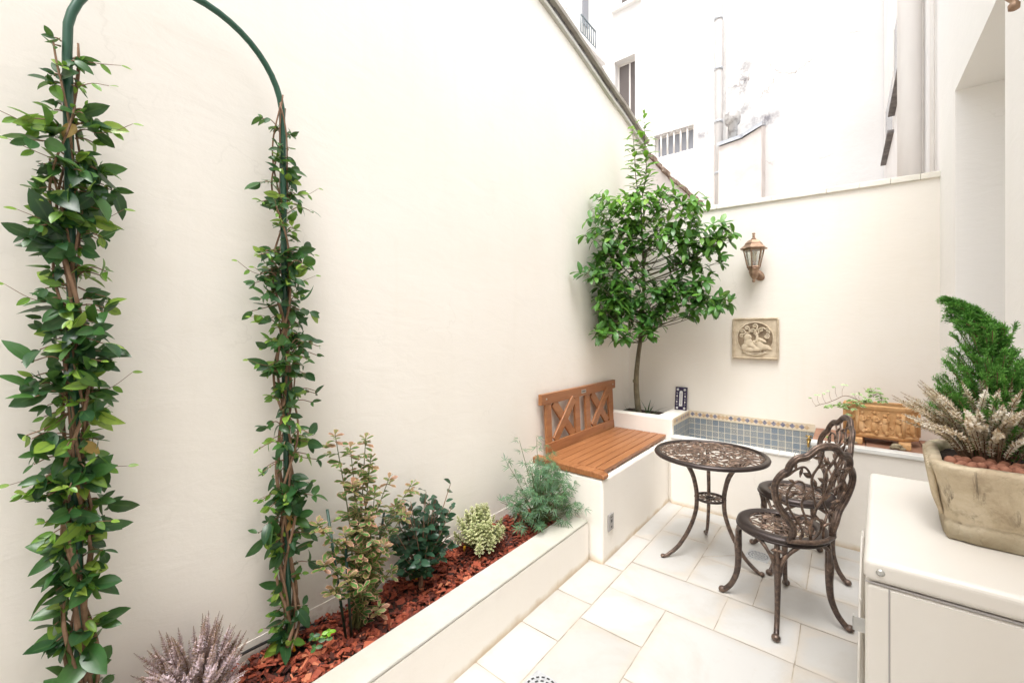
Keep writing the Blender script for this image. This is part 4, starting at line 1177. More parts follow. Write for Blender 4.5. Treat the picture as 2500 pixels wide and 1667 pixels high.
#SPLIT3
# ------------------------------------------------------------------ garden arch
arch = thing('garden_arch', 'dark green tubular garden arch standing against the left wall', 'garden arch', (-1.70, .53, .2))
def pole(z, left):
    return Vector((-1.70, (.232 + (2.25 - z) * .0145) if left else (.812 + (2.25 - z) * .0115), z))
P = [pole(z, True) for z in (.18, .6, 1.1, 1.6, 2.0, 2.2)]
P += [Vector((-1.70, .522 - math.cos(a) * .290, 2.25 + math.sin(a) * .290)) for a in [math.pi * k / 24 for k in range(1, 24)]]
P += [pole(z, False) for z in (2.2, 2.0, 1.6, 1.1, .6, .18)]
w = MB(); w.tube(P, .0110, 14); o = w.build('arch_tube', 'green_pipe', arch); place(o, arch.location)
for lf in (True, False):
    w = MB(); w.tube([pole(1.30, lf) + Vector((0, 0, .05)), pole(1.30, lf) - Vector((0, 0, .05))], .0132, 14)
    o = w.build('joint_sleeve', 'green_pipe', arch); place(o, arch.location)

# ------------------------------------------------------------------ climbing vines
def vine_plant(name, label, left, z0, z1, tabL, tabR, nshoot, leafL, nwrap, seed, base):
    random.seed(seed)
    t = thing(name, label, 'climbing plant', base, 0, 'evergreen climbers on the green arch')
    st = MB(); lv = Leaves(); dry = Leaves()
    # twining stems
    for k in range(nwrap):
        top = z1 - (z1 - z0) * random.random() ** 1.5 * .55 if k else z1
        ph = random.random() * 6.28; tw = random.choice((-1, 1)) * random.uniform(5, 9); rad = random.uniform(.015, .03)
        pts = []
        nz = int((top - z0) / .05)
        for i in range(nz + 1):
            z = z0 + (top - z0) * i / max(1, nz)
            r = rad * (1 + .5 * math.sin(z * 9 + ph)); a = ph + tw * z
            c = pole(z, left)
            fade = max(0, (z0 + .12 - z) / .12)
            pts.append((c.x + r * math.cos(a) + fade * .03 * math.cos(ph), c.y + r * math.sin(a) + fade * .04 * math.sin(ph), z))
        st.tube(cr(pts, 2), [.0055, .005, .004, .0025], 6)
    def ext(tab, z): return float(np.interp(z, [a for a, b in tab][::-1], [b for a, b in tab][::-1]))
    for k in range(nshoot):
        z = random.uniform(z0 + .03, z1)
        dens = min(1, (.22 if left else .10) + (z1 - z) / (.42 if left else .75)) * (1 if z > z0 + .5 else .42) * (.80 + .16 * math.sin(z * 15 + seed) + .14 * math.sin(z * 37 + seed))
        if random.random() > dens: continue
        c = pole(z, left)
        side = random.random()
        if side < .40: d = Vector((random.uniform(0, .5), -1, 0)); E = ext(tabL, z)
        elif side < .78: d = Vector((random.uniform(-.05, .7), 1, 0)); E = ext(tabR, z)
        else: d = Vector((1, random.uniform(-.8, .8), 0)); E = .5 * (ext(tabL, z) + ext(tabR, z))
        d.normalize()
        ln_ = E * random.choice((.3, .4, .55, .7, .85, 1., 1.2))
        ln_ = max(.015, ln_ - leafL * .55)
        up = random.uniform(-.45, .9)
        p0 = c + d * .012
        pts = [p0, p0 + d * ln_ * .5 + Vector((0, 0, ln_ * up * .7)), p0 + d * ln_ + Vector((0, 0, ln_ * (up * .7 - .15)))]
        Q = cr(pts, 5)
        for q in Q: q.x = max(q.x, XW + .012)
        st.tube(Q, [.0022, .0014], 5)
        nn = max(1, int(ln_ / .034))
        young = random.random() < .26
        for i in range(nn + 1):
            f = (i + .6) / (nn + .6); q = Q[min(len(Q) - 1, int(f * (len(Q) - 1)))]
            tan = (Q[-1] - Q[0]).normalized()
            sd = tan.cross(Vector((0, 0, 1)))
            if sd.length < .1: sd = Vector((1, 0, 0))
            sd.normalize()
            last = i == nn
            for s_ in ((-1, 1) if not last else (-1, 1, 0)):
                if random.random() < .12: continue
                dd = tan * (1.2 if s_ == 0 else random.uniform(-.1, .9)) + sd * s_ * random.uniform(.3, 1.2) + Vector((0, 0, random.uniform(-.95, .6))) + rv(.5)
                nrm = Vector((.7, -.1, .6)) + rv(1.0)
                L = leafL * random.choice((.4, .5, .6, .7, .8, .9, 1., 1.15, 1.4)) * random.uniform(.9, 1.1) * (.72 if young else 1) * (1 - .25 * f * (E > .1)) * min(1, .5 + (z1 - z) / (.45 if left else .7)) * (1.15 if z < z0 + .45 else 1)
                rn = random.uniform(.68, .98) if young else (random.uniform(0, .62) if random.random() < .93 else random.uniform(.85, 1.))
                lv.add(q + rv(.003), dd, nrm, L, L * random.uniform(.40, .60), random.uniform(-.1, .45), random.uniform(.1, .5), rn)
        if random.random() < .012: dry.add(Q[0] + Vector((.01, 0, 0)), Vector((.3, random.uniform(-1, 1), -1)), (1, 0, .2), leafL, leafL * .5, .3, .5)
        if random.random() < .05:
            e = Q[-1]; tip = [e, e + d * .04 + Vector((0, 0, .01)), e + d * .085 + Vector((0, 0, random.uniform(0, .05)))]
            for q in tip: q.x = max(q.x, XW + .01)
            st.tube(cr(tip, 4), [.0012, .0008], 4)
            lv.add(tip[1], d + Vector((0, 0, -.8)), (1, 0, .3), leafL * .55, leafL * .28, .1, .2, .8); lv.add(tip[2], d, (1, 0, .8), leafL * .45, leafL * .2, .1, .2, .9)
    s_ = st.build('stems', 'stem', t); place(s_, t.location)
    m_ = MB(); lv.into(m_, ([0, .07, .22, .42, .62, .8, .92, 1], [.1, .5, .88, 1, .92, .62, .28, .02]), R7, 0, XW + .004); dry.into(m_, OVATE, R7, 1, XW + .004)
    o = m_.build('leaves', ['jasmine', 'dry'], t); place(o, t.location)
    return t
ZL = lambda yd: 1.45 - (yd * 1.063 - 808) * .001127
ZR = lambda yd: 1.45 - (yd * 1.063 - 808) * .001552
tl = [(60, 15), (150, 60), (235, 60), (330, 140), (400, 110), (500, 115), (600, 120), (680, 165), (760, 165), (830, 120), (900, 125), (960, 150), (1060, 155), (1110, 155), (1180, 110), (1250, 90), (1340, 85), (1400, 85), (1480, 85), (1568, 85), (1900, 80)]
tr_ = [(60, 15), (150, 40), (235, 80), (330, 105), (400, 115), (500, 75), (600, 120), (680, 110), (760, 115), (830, 120), (900, 90), (960, 95), (1060, 80), (1110, 80), (1180, 90), (1250, 90), (1340, 70), (1400, 65), (1480, 70), (1568, 80), (1900, 80)]
vine_plant('climbing_vine', 'leafy evergreen climber thick on the near leg of the green arch', True, .24, 2.24, [(ZL(y), v * .00067) for y, v in tl], [(ZL(y), v * .00078) for y, v in tr_], 440, .057, 13, 31, (-1.70, .25, .235))
tl2 = [(225, 25), (290, 55), (350, 55), (420, 60), (470, 60), (540, 95), (600, 70), (660, 85), (740, 65), (800, 65), (880, 60), (920, 50), (1000, 65), (1040, 75), (1100, 50), (1200, 70), (1260, 50), (1350, 40), (1400, 32), (1460, 25), (1550, 25)]
tr2 = [(225, 5), (290, 20), (350, 25), (420, 25), (470, 60), (540, 45), (600, 48), (660, 48), (740, 60), (800, 70), (880, 60), (920, 80), (1000, 45), (1040, 65), (1100, 55), (1200, 55), (1260, 50), (1350, 38), (1400, 40), (1460, 50), (1550, 40)]
vine_plant('climbing_vine', 'slimmer evergreen climber on the far leg of the green arch', False, .23, 2.33, [(ZR(y), v * .00150) for y, v in tl2], [(ZR(y), v * .00160) for y, v in tr2], 440, .048, 10, 77, (-1.70, .835, .235))

# ------------------------------------------------------------------ generic shrub helpers
def planted(name, label, cat, base, group=None): return thing(name, label, cat, base, 0, group)
def finish(t, st, lv, prof, rows, stem, leaf, sname='stems', lname='leaves', minx=XW + .004):
    if st: o = st.build(sname, stem, t); place(o, t.location)
    m_ = MB(); lv.into(m_, prof, rows, 0, minx); o = m_.build(lname, leaf, t); place(o, t.location)

# pink-edged shrub with stakes
random.seed(41)
B = Vector((-1.625, 1.09, .215))
t = planted('variegated_shrub', 'tall shrub with pink-edged green leaves held up by green stakes', 'shrub', B)
st, lv = MB(), Leaves()
tips = [at_x(818, 1058, -1.60), at_x(893, 1066, -1.62), at_x(950, 1165, -1.60), at_x(1005, 1180, -1.62), at_x(775, 1275, -1.56), at_x(790, 1370, -1.55), at_x(985, 1250, -1.56), at_x(860, 1180, -1.55), at_x(900, 1150, -1.58), at_x(935, 1330, -1.53), at_x(815, 1430, -1.54), at_x(850, 1400, -1.50), at_x(900, 1260, -1.52), at_x(955, 1390, -1.55), at_x(840, 1300, -1.55), at_x(880, 1340, -1.53), at_x(915, 1200, -1.55), at_x(925, 1480, -1.52), at_x(855, 1090, -1.6), at_x(905, 1120, -1.6), at_x(965, 1230, -1.6)]
for e in tips:
    q = B + Vector((random.uniform(-.02, .02), random.uniform(-.03, .03), 0))
    mid = (q * .5 + e * .5) + Vector((random.uniform(-.02, .03), (B.y - e.y) * .25, 0))
    Q = cr([q, mid, e], 10); st.tube(Q, [.0042, .003, .0015], 6)
    L_ = (e - q).length
    n_ = int(L_ * .72 / .0155)
    for i in range(n_):
        f = .28 + .72 * i / n_; c = Q[min(len(Q) - 1, int(f * (len(Q) - 1)))] + rv(.006)
        a = i * 2.4 + random.random()
        sd = Vector((math.cos(a), math.sin(a), random.uniform(-.1, .55)))
        if random.random() < .38:                       # short side twig
            tw = c + sd * random.uniform(.02, .05); st.tube([c, tw], .001, 4)
            for k in range(4):
                b_ = random.random() * 6.28; Lf = random.uniform(.022, .040)
                lv.add(tw, Vector((math.cos(b_), math.sin(b_), random.uniform(-.2, .4))), Vector((.3, -.2, 1)) + rv(.4), Lf, Lf * .5, random.uniform(-.05, .35), .25, min(1, max(0, random.gauss(.12 + .42 * f, .25))))
        Lf = random.uniform(.030, .054) * (1.15 if f < .7 else .95)
        lv.add(c, sd, Vector((.3, -.2, 1)) + rv(.5), Lf, Lf * random.uniform(.42, .55), random.uniform(-.05, .4), .25, min(1, max(0, random.gauss(.08 + .42 * f, .25))))
for e in tips:
    for k in range(9):
        b_ = k * 2.4; Lf = random.uniform(.028, .044)
        lv.add(e - Vector((0, 0, .004 * k)), Vector((math.cos(b_), math.sin(b_), .9 - .13 * k)), Vector((.3, -.2, 1)) + rv(.3), Lf, Lf * .5, random.uniform(0, .4), .25, random.uniform(.45, 1))
finish(t, st, lv, OBOV, R5, 'greenstem', 'variegated')
stk = MB(); stk.tube([(0, 0, -.02), (0, 0, 1)], .0055, 8); stk.ell((0, 0, 1), (.0055, .0055, .004))
sk0 = stk.build('garden_stake', 'stake'); 
labels = ['leftmost dark green stake, leaning, beside the pink-edged shrub', 'dark green stake at the front, shortest of those in the pink-edged shrub', 'dark green stake upright in the middle of the pink-edged shrub', 'dark green stake leaning out on the right side of the pink-edged shrub']
for i, ((ax, ay), (bx_, by_), xx) in enumerate((((799, 1244), (838, 1512), -1.60), ((843, 1319), (856, 1528), -1.57), ((882, 1230), (876, 1500), -1.62), ((938, 1250), (909, 1432), -1.66))):
    o = sk0 if i == 0 else sk0.copy()
    if i: COL.objects.link(o)
    p1 = at_x(ax, ay, xx); p0 = at_x(bx_, by_, xx); d = (p1 - p0); p0 = p0 - d * ((p0.z - .21) / d.z); d = p1 - p0
    o.location = p0; o.rotation_mode = 'QUATERNION'; o.rotation_quaternion = d.to_track_quat('Z', 'Y'); o.scale = (1, 1, d.length)
    tag(o, labels[i], 'garden stake', 'green stakes around the pink-edged shrub')

# camellia
random.seed(43)
B = Vector((-1.632, 1.433, .215))
t = planted('camellia_shrub', 'small shrub with very dark glossy leaves, second along the planter', 'shrub', B)
st, lv = MB(), Leaves()
st.tube(cr([B, B + Vector((.0, .005, .06)), B + Vector((-.005, .01, .12))], 4), [.011, .009, .007], 8)
for k in range(54):
    th_, fz = random.random() * 6.28, random.random()
    z = .12 + .31 * fz
    rad = .20 * math.sin(math.pi * (.22 + .66 * fz)) * random.uniform(.5, 1.05)
    e = B + Vector((math.cos(th_) * rad * .75, math.sin(th_) * rad, z))
    if k in (0, 1, 2, 3): e = [at_x(1100, 1180, -1.62), at_x(1040, 1200, -1.6), at_x(1108, 1225, -1.58), at_x(985, 1225, -1.63)][k]
    e.x = max(e.x, XW + .02)
    q = B + Vector((0, .01, random.uniform(.06, .13)))
    Q = cr([q, (q + e) / 2 + Vector((0, 0, -.01)), e], 5); st.tube(Q, [.004, .0018], 5)
    for i in range(8):
        c = Q[int((.45 + .55 * i / 7) * (len(Q) - 1))] + rv(.004)
        a = i * 2.4 + random.random()
        d = (e - q).normalized() * .5 + Vector((math.cos(a), math.sin(a), random.uniform(-.5, .4)))
        L = random.uniform(.038, .060); lv.add(c, d, Vector((.4, -.3, 1)) + rv(.45), L, L * .58, random.uniform(.05, .3), .2)
finish(t, st, lv, OVATE, R5, 'stem', 'camellia')

# cream-edged small shrub
random.seed(47)
B = Vector((-1.632, 1.862, .215))
t = planted('hebe_shrub', 'low round shrub with cream-edged pale green leaves in the planter', 'shrub', B)
st, lv = MB(), Leaves()
for k in range(64):
    th_ = random.random() * 6.28; el = random.uniform(.12, 1.45)
    rad = random.uniform(.72, 1.02)
    e = B + Vector((math.cos(th_) * math.cos(el) * .145 * rad, math.sin(th_) * math.cos(el) * .145 * rad, .065 + math.sin(el) * .185 * rad))
    q = B + Vector((0, 0, .01)); Q = cr([q, q * .4 + e * .6 + Vector((0, 0, -.012)), e], 4); st.tube(Q, .0022, 5)
    ax = (Q[-1] - Q[-3]).normalized() + Vector((0, 0, .5)); ax.normalize(); o1 = ax.orthogonal().normalized(); o2 = ax.cross(o1)
    for lvl in range(7):
        c = e - ax * (.010 * lvl) + ax * .02
        for s_ in range(4):
            a = s_ * math.pi / 2 + lvl * .78
            d = o1 * math.cos(a) + o2 * math.sin(a) + ax * (1.3 - .22 * lvl)
            L = .013 + .0038 * min(lvl, 4); lv.add(c, d, ax - d * .3, L, L * .5, .15, .3)
finish(t, st, lv, OBOV, R5, 'greenstem', 'hebe')

# narrow-leaved shrub spilling over the planter
random.seed(53)
B = Vector((-1.56, 2.34, .215))
t = planted('feathery_shrub', 'feathery blue-green shrub with narrow fingered leaves spilling over the planter end', 'shrub', B)
st, lv = MB(), Leaves()
spec = [at_x(1268, 1075, -1.62), at_x(1310, 1066, -1.62), at_x(1330, 1085, -1.60), at_x(1235, 1125, -1.66), at_x(1345, 1105, -1.58), at_x(1235, 1210, -1.64), at_x(1222, 1225, -1.66), at_x(1410, 1225, -1.32), at_x(1425, 1240, -1.32), at_x(1375, 1155, -1.42), at_x(1400, 1175, -1.42), at_x(1325, 1285, -1.40), at_x(1380, 1270, -1.36)]
for k in range(128):
    if k < len(spec): e = spec[k]
    else:
        th_ = random.random() * 6.28; el = random.uniform(-.12, 1.35); rad = random.uniform(.55, 1)
        e = B + Vector((.05 + math.cos(th_) * math.cos(el) * .20 * rad, -.02 + math.sin(th_) * math.cos(el) * .25 * rad, .11 + math.sin(el) * .36 * rad))
        e.y = min(e.y, yb(2.53, e.x) - .02)
    e.x = max(e.x, XW + .03)
    if e.y > yb(2.52, e.x) - .015 and e.z < .52: e.y = yb(2.52, e.x) - .02
    q = B + Vector((random.uniform(-.02, .02), random.uniform(-.02, .02), 0)); Q = cr([q, q * .45 + e * .55 + Vector((0, 0, .02)), e], 6); st.tube(Q, [.0035, .002, .0014], 5)
    for i in range(3 if k < len(spec) else 2):
        c = Q[len(Q) - 1 - i * 2]
        for side in (1, -1):
            ang = random.random() * 6.28
            pd = Vector((math.cos(ang), math.sin(ang), random.uniform(-.1, .5))); pt = c + pd * random.uniform(.008, .022)
            nrm = (Vector((.35, -.35, 1)) + rv(.5)).normalized()
            o1 = pd.cross(nrm).normalized(); o2 = nrm.cross(o1)
            for f in range(5):
                a = (f - 2) * .62 + random.uniform(-.12, .12)
                d = (o2 * math.cos(a) + o1 * math.sin(a))
                L = random.uniform(.036, .058) * (1 - .12 * abs(f - 2)); lv.add(pt, d + Vector((0, 0, -.12)), nrm, L, L * .115, random.uniform(.05, .3), .25)
finish(t, st, lv, LANCE, R5, 'greenstem', 'choisya')

# seedling near the far vine
random.seed(59)
B = Vector((-1.63, .93, .22))
t = planted('seedling', 'tiny seedling with bright green top leaves in the red bark', 'seedling', B)
st, lv = MB(), Leaves()
for e, rn, n_ in ((at_x(803, 1542, -1.58), .95, 4), (at_x(780, 1556, -1.60), .85, 2), (at_x(765, 1552, -1.60), .05, 3), (at_x(770, 1580, -1.57), .1, 3), (at_x(795, 1560, -1.57), .1, 2)):
    st.tube(cr([B, (B + e) / 2 + Vector((0, 0, .01)), e], 4), .0014, 5)
    for k in range(n_):
        a = k * 6.28 / n_ + 1; lv.add(e, Vector((math.cos(a), math.sin(a), .0)), Vector((.6, -.4, .8)) + rv(.2), .026, .015, .1, .2, min(1, rn + random.uniform(-.05, .05)))
finish(t, st, lv, ROUND, R5, 'greenstem', 'seedling')

# heathers
def heather(t, B, n, hlo, hhi, spread, tilt, matl, rg, budL, dens, keep=None, stemm='stem'):
    st, lv = MB(), Leaves()
    for k in range(n):
        a = rg.random() * 6.28; r = spread * math.sqrt(rg.random())
        q = B + Vector((math.cos(a) * r * .35, math.sin(a) * r * .35, 0))
        h = rg.uniform(hlo, hhi)
        e = q + Vector((math.cos(a) * r * 1.0 + tilt[0] * h, math.sin(a) * r * 1.0 + tilt[1] * h, h * (1 - .35 * (r / spread) ** 2)))
        mid = (q + e) / 2 + Vector((-math.cos(a) * r * .12 + rg.uniform(-.012, .012), -math.sin(a) * r * .12 + rg.uniform(-.012, .012), h * .10))
        if keep and not keep(e): continue
        Q = cr([q, mid, e], 14); st.tube(Q, [.0018, .0012, .0006], 4)
        L_ = (e - q).length; nb = int(L_ * .78 / dens)
        tone = rg.random()
        for i in range(nb):
            f = .22 + .78 * i / nb; fi = f * (len(Q) - 1); i0 = min(len(Q) - 2, int(fi)); c = Q[i0].lerp(Q[i0 + 1], fi - i0)
            tan = (Q[min(len(Q) - 1, i0 + 1)] - Q[max(0, i0 - 1)]).normalized(); o1 = tan.orthogonal().normalized(); o2 = tan.cross(o1)
            w_ = budL * min(1, (1.04 - f) * 4) * (.6 + .4 * min(1, f * 2))
            for s_ in range(3):
                b_ = i * 1.1 + s_ * 2.1 + rg.random() * .6
                d = o1 * math.cos(b_) + o2 * math.sin(b_) + tan * rg.uniform(.2, .7)
                lv.add(c, d, tan - d * .2, w_ * rg.uniform(.7, 1.2), w_ * .62, -.15, .5, min(1, max(0, rg.gauss(.42 + .48 * tone, .24) - (f > .93) * .35)))
    finish(t, st, lv, ROUND, R3, stemm, matl, 'stems', 'flower_spikes')
B = Vector((-1.60, .50, .22))
t = planted('heather', 'mauve-brown heather clump at the bottom left of the planter', 'heather', B)
heather(t, B, 120, .21, .36, .135, (.0, -.03), 'heather', random.Random(61), .0125, .0046, lambda e: e.x > XW + .01 and e.x < -1.44)
B2 = PC + Vector((-.045, .02, .180))
t = planted('white_heather', 'cream-white flowering heather in the stone pot', 'heather', B2)
heather(t, B2, 120, .14, .265, .140, (-.08, -.06), 'heather_white', random.Random(67), .0118, .0048, lambda e: e.x < XR - .01 and not (e.x > .41 and e.y < 1.62))

# dwarf conifer
random.seed(71)
B = PC + Vector((-.015, .055, .180))
t = planted('dwarf_conifer', 'bushy green dwarf conifer with a bent tip behind the white heather', 'conifer', B)
st, lv = MB(), Leaves()
TH = .445
def axis_(f): return B + Vector((-.030 * f - .28 * max(0, f - .72) ** 1.5, .005 * f, TH * f * (1 - .12 * max(0, f - .75))))
st.tube([axis_(i / 14) for i in range(15)], [.007, .004, .0015], 6)
for k in range(330):
    f = random.random() ** 1.1 * .995
    q = axis_(f * .97)
    a = random.random() * 6.28
    rad = (.128 * (1 - f) ** .95 + .006) * random.uniform(.45, 1.1)
    up = .09 + .07 * (1 - f)
    lean = Vector((-.022, 0, 0)) * f ** 4
    up = rad * random.uniform(.45, 1.0) + .012 + .02 * f
    e = q + Vector((math.cos(a) * rad, math.sin(a) * rad, up)) + lean
    e.x = min(e.x, XR - .015)
    dr = Vector((-.022, 0, -.006)) * (1 if f > .7 else .1)
    Q = cr([q, q * .5 + e * .5 + Vector((math.cos(a) * rad * .12, math.sin(a) * rad * .12, -.02 * rad / .15)), e, e + ((e - q).normalized() + Vector((0, 0, .5))).normalized() * .022 + dr], 4)
    st.tube(Q[:-2], .0011, 4)
    for i in range(2, len(Q)):
        c = Q[i]; tan = (Q[i] - Q[i - 1]).normalized(); sd = tan.cross(Vector((0, 0, 1)) + rv(1.6)).normalized()
        rn = random.random()
        for s_ in (-1, 1, 0):
            d0 = (tan * 1.0 + sd * s_ * .6 + Vector((0, 0, .18)) + rv(.15)).normalized(); L = random.uniform(.022, .036) * (1.1 - .55 * f) * (1.1 - .35 * i / len(Q))
            nn = max(3, int(L / .0052))
            for j in range(nn):
                p = c + d0 * (L * j / nn)
                for s2 in (-1, 1):
                    d2 = d0 + sd * s2 * .75 + rv(.2); lv.add(p, d2, (0, 0, 1) if j % 2 else (1, 0, .3), .0085, .0034, -.1, .3, min(1, max(0, rn * .7 + random.uniform(0, .3))))
finish(t, st, lv, LANCE, R3, 'stem', 'conifer', 'branches', 'needles')

# ivy in the trough
random.seed(73)
B = TC + Vector((-.06, -.03, .205))
t = planted('ivy', 'trailing variegated ivy spilling left from the terracotta trough', 'ivy', B)
st, lv = MB(), Leaves()
def Pv(px, py, Y=3.88): return at_y(px, py, Y)
main = cr([B, Pv(2085, 972), Pv(2062, 966), Pv(2040, 975), Pv(2020, 983), Pv(2000, 988), Pv(1990, 992)], 5); st.tube(main, [.0026, .0016], 5)
for (px, py, ex, ey) in ((1992, 990, 1982, 972), (2001, 987, 1996, 965), (2016, 984, 2008, 960), (2030, 978, 2026, 955), (2044, 970, 2040, 945), (2056, 965, 2062, 940), (2096, 978, 2086, 962), (2100, 976, 2098, 964)):
    a, e = Pv(px, py), Pv(ex, ey); st.tube(cr([a, (a + e) / 2 + Vector((-.006, 0, 0)), e], 4), .0011, 4)
    for k in range(3): lv.add(e, Vector((random.uniform(-1, .6), random.uniform(-.5, .3), random.uniform(-.1, .2))), Vector((.1, -.4, 1)), .024, .022, .15, .2, random.uniform(.8, 1))
def ivyspray(p, n_, sp_):
    for k in range(n_):
        c = p + Vector((random.uniform(-sp_, sp_), random.uniform(-sp_, sp_) * .6, random.uniform(-.3, .8) * sp_)); st.tube([p, c], .0009, 4)
        for m in range(3):
            a = (m - 1) * .9 + random.random() * .3; b_ = random.random() * 6.28
            d = Vector((math.cos(b_ + a), math.sin(b_ + a) - .4, -.25)); L = random.uniform(.02, .034) * (1.2 if m == 1 else .8)
            lv.add(c, d, Vector((.1, -.7, .8)) + rv(.3), L, L * .62, .2, .2, random.uniform(0, .75))
for p_, n_, s_ in ((Pv(2035, 990, 3.86), 4, .02), (Pv(2060, 990, 3.85), 7, .03), (Pv(2075, 996, 3.85), 8, .03), (Pv(2090, 985, 3.87), 8, .035), (Pv(2115, 978, 3.92), 9, .035), (Pv(2135, 965, 3.95), 10, .035), (Pv(2130, 955, 3.97), 7, .03), (Pv(2150, 978, 3.95), 9, .03), (Pv(2020, 992, 3.86), 3, .015), (Pv(2074, 1012, 3.84), 3, .015), (Pv(2026, 1066, 3.75), 2, .012)): ivyspray(p_, n_, s_)
for a, e in ((Pv(2125, 965, 3.95), Pv(2108, 946, 3.95)), (Pv(2130, 960, 3.95), Pv(2124, 944, 3.95))): st.tube([a, e], .0011, 4)
finish(t, st, lv, OVATE, R5, 'stem', 'ivy')

# dark blades in the corner planter
def blades(B, n_, L0, label, seed):
    rg = random.Random(seed)
    t = planted('spiky_plant', label, 'plant', B, 'dark blade-leaved plants under the tree')
    lv = Leaves()
    for k in range(n_):
        a = rg.random() * 6.28; el = rg.uniform(.5, 1.4); d = Vector((math.cos(a) * math.cos(el), math.sin(a) * math.cos(el) * .6, math.sin(el)))
        lv.add(B, d, Vector((0, 0, 1)) - d * .5 + rv(.2), L0 * rg.uniform(.6, 1.1), .016, rg.uniform(.1, .4), .35)
    m_ = MB(); lv.into(m_, LANCE, R7, 0, XW + .004); o = m_.build('blades', 'spiky', t); place(o, t.location)
blades(Vector((-1.46, 4.00, .65)), 9, .20, 'larger tuft of dark blade leaves right of the tree trunk', 4)
blades(Vector((-1.62, 4.00, .65)), 5, .13, 'smaller tuft of dark blade leaves left of the tree trunk', 9)

# ------------------------------------------------------------------ corner tree
random.seed(83)
TB = Vector((-1.555, 4.05, .64))
t = planted('corner_tree', 'slender evergreen tree with glossy leaves and two tall shoots in the corner planter', 'tree', TB)
st, lv = MB(), Leaves()
trunk = cr([TB, Vector((-1.575, 4.04, .85)), Vector((-1.575, 4.03, 1.02)), Vector((-1.555, 4.02, 1.2)), Vector((-1.525, 4.02, 1.42)), Vector((-1.505, 4.02, 1.7)), Vector((-1.50, 4.02, 2.0)), Vector((-1.515, 4.02, 2.35)), Vector((-1.53, 4.03, 2.62))], 6)
st.tube(trunk, [.030, .026, .024, .021, .019, .016, .013, .009, .006], 10)
st.ell((-1.592, 4.025, .98), (.016, .016, .02))
def trunk_at(z):
    return min(trunk, key=lambda p: abs(p.z - z)).copy()
def whorl(c, ax, n_, L0, rn0, spread=1.):
    ax = ax.normalized(); o1 = ax.orthogonal().normalized(); o2 = ax.cross(o1); ph = random.random() * 6
    for k in range(n_):
        a = ph + k * 2.399; d = (o1 * math.cos(a) + o2 * math.sin(a)) * spread + ax * random.uniform(.1, .7) + Vector((0, 0, -.12)) + rv(.3)
        L = L0 * random.uniform(.7, 1.15)
        lv.add(c + rv(.008), d, Vector((.15, -.25, 1)) + rv(.3), L, L * random.uniform(.42, .52), random.uniform(.05, .55), .2, min(1, max(0, random.gauss(rn0, .16))))
ends = [(1460, 505), (1485, 493), (1510, 485), (1545, 480), (1580, 488), (1622, 480), (1648, 480), (1700, 502), (1690, 525), (1665, 520), (1600, 510), (1560, 515), (1500, 520),
    (1788, 570), (1772, 562), (1745, 566), (1722, 580), (1782, 590), (1700, 555), (1755, 588), (1460, 555), (1450, 585), (1446, 680), (1462, 700), (1470, 630), (1482, 590), (1490, 560), (1560, 560), (1600, 560), (1640, 560), (1540, 540), (1580, 600), (1620, 590), (1660, 575), (1520, 575), (1545, 610),
    (1752, 640), (1738, 668), (1715, 610), (1690, 590), (1700, 640), (1670, 630), (1725, 690), (1780, 738), (1755, 742), (1720, 735), (1690, 725), (1665, 718), (1640, 735), (1655, 690), (1705, 700), (1745, 752),
    (1466, 815), (1476, 795), (1492, 768), (1462, 740), (1488, 730), (1520, 785), (1545, 745), (1505, 690), (1480, 690), (1585, 810), (1560, 765), (1590, 780), (1600, 720), (1530, 700), (1575, 690), (1510, 640), (1550, 660), (1496, 800), (1612, 770), (1570, 735), (1500, 610), (1540, 580), (1630, 700), (1525, 740), (1480, 760), (1500, 745), (1455, 660), (1476, 655)]
for (px, py) in ends:
    k0 = FW + RT * (px - CX) / FOC; ratio = k0[0] / k0[1]
    Y = min(3.98, -1.69 / ratio if ratio < 0 else 4) - random.uniform(0, .22)
    if px > 1650: Y = random.uniform(3.80, 3.98)
    e = at_y(px, py, Y)
    zb_ = e.z - random.uniform(.06, .28) - .12 * (Vector((e.x, e.y)) - Vector((-1.52, 4.02))).length
    q = trunk_at(max(1.36, min(2.55, zb_)))
    mid = q * .5 + e * .5 + Vector((0, 0, -.03 if e.z > q.z else .03)) + rv(.02)
    Q = cr([q, mid, e], 7); st.tube(Q, [.0052, .0034, .0018], 6)
    top = (py < 545) * .18 + (py < 600) * .10  # sky-lit top of the crown put into the leaf tint
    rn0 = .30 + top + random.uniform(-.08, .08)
    for k in range(6):
        c0 = Q[random.randint(len(Q) * 5 // 9, len(Q) - 1)]
        d = (e - q).normalized() * .6 + Vector((random.uniform(-1, 1), random.uniform(-1, 1), random.uniform(-.2, .7)))
        c1_ = c0 + d.normalized() * random.uniform(.04, .125)
        c1_.x = min(-.80, max(c1_.x, XW + .03)); c1_.z = min(c1_.z, e.z + .05); c1_.y = min(c1_.y, yb(4.30, c1_.x) - .06)
        st.tube([c0, (c0 + c1_) / 2 + Vector((0, 0, .006)), c1_], .0017, 5)
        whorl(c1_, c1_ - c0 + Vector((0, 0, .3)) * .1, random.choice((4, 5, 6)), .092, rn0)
    whorl(e, e - mid, 7, .088, rn0)
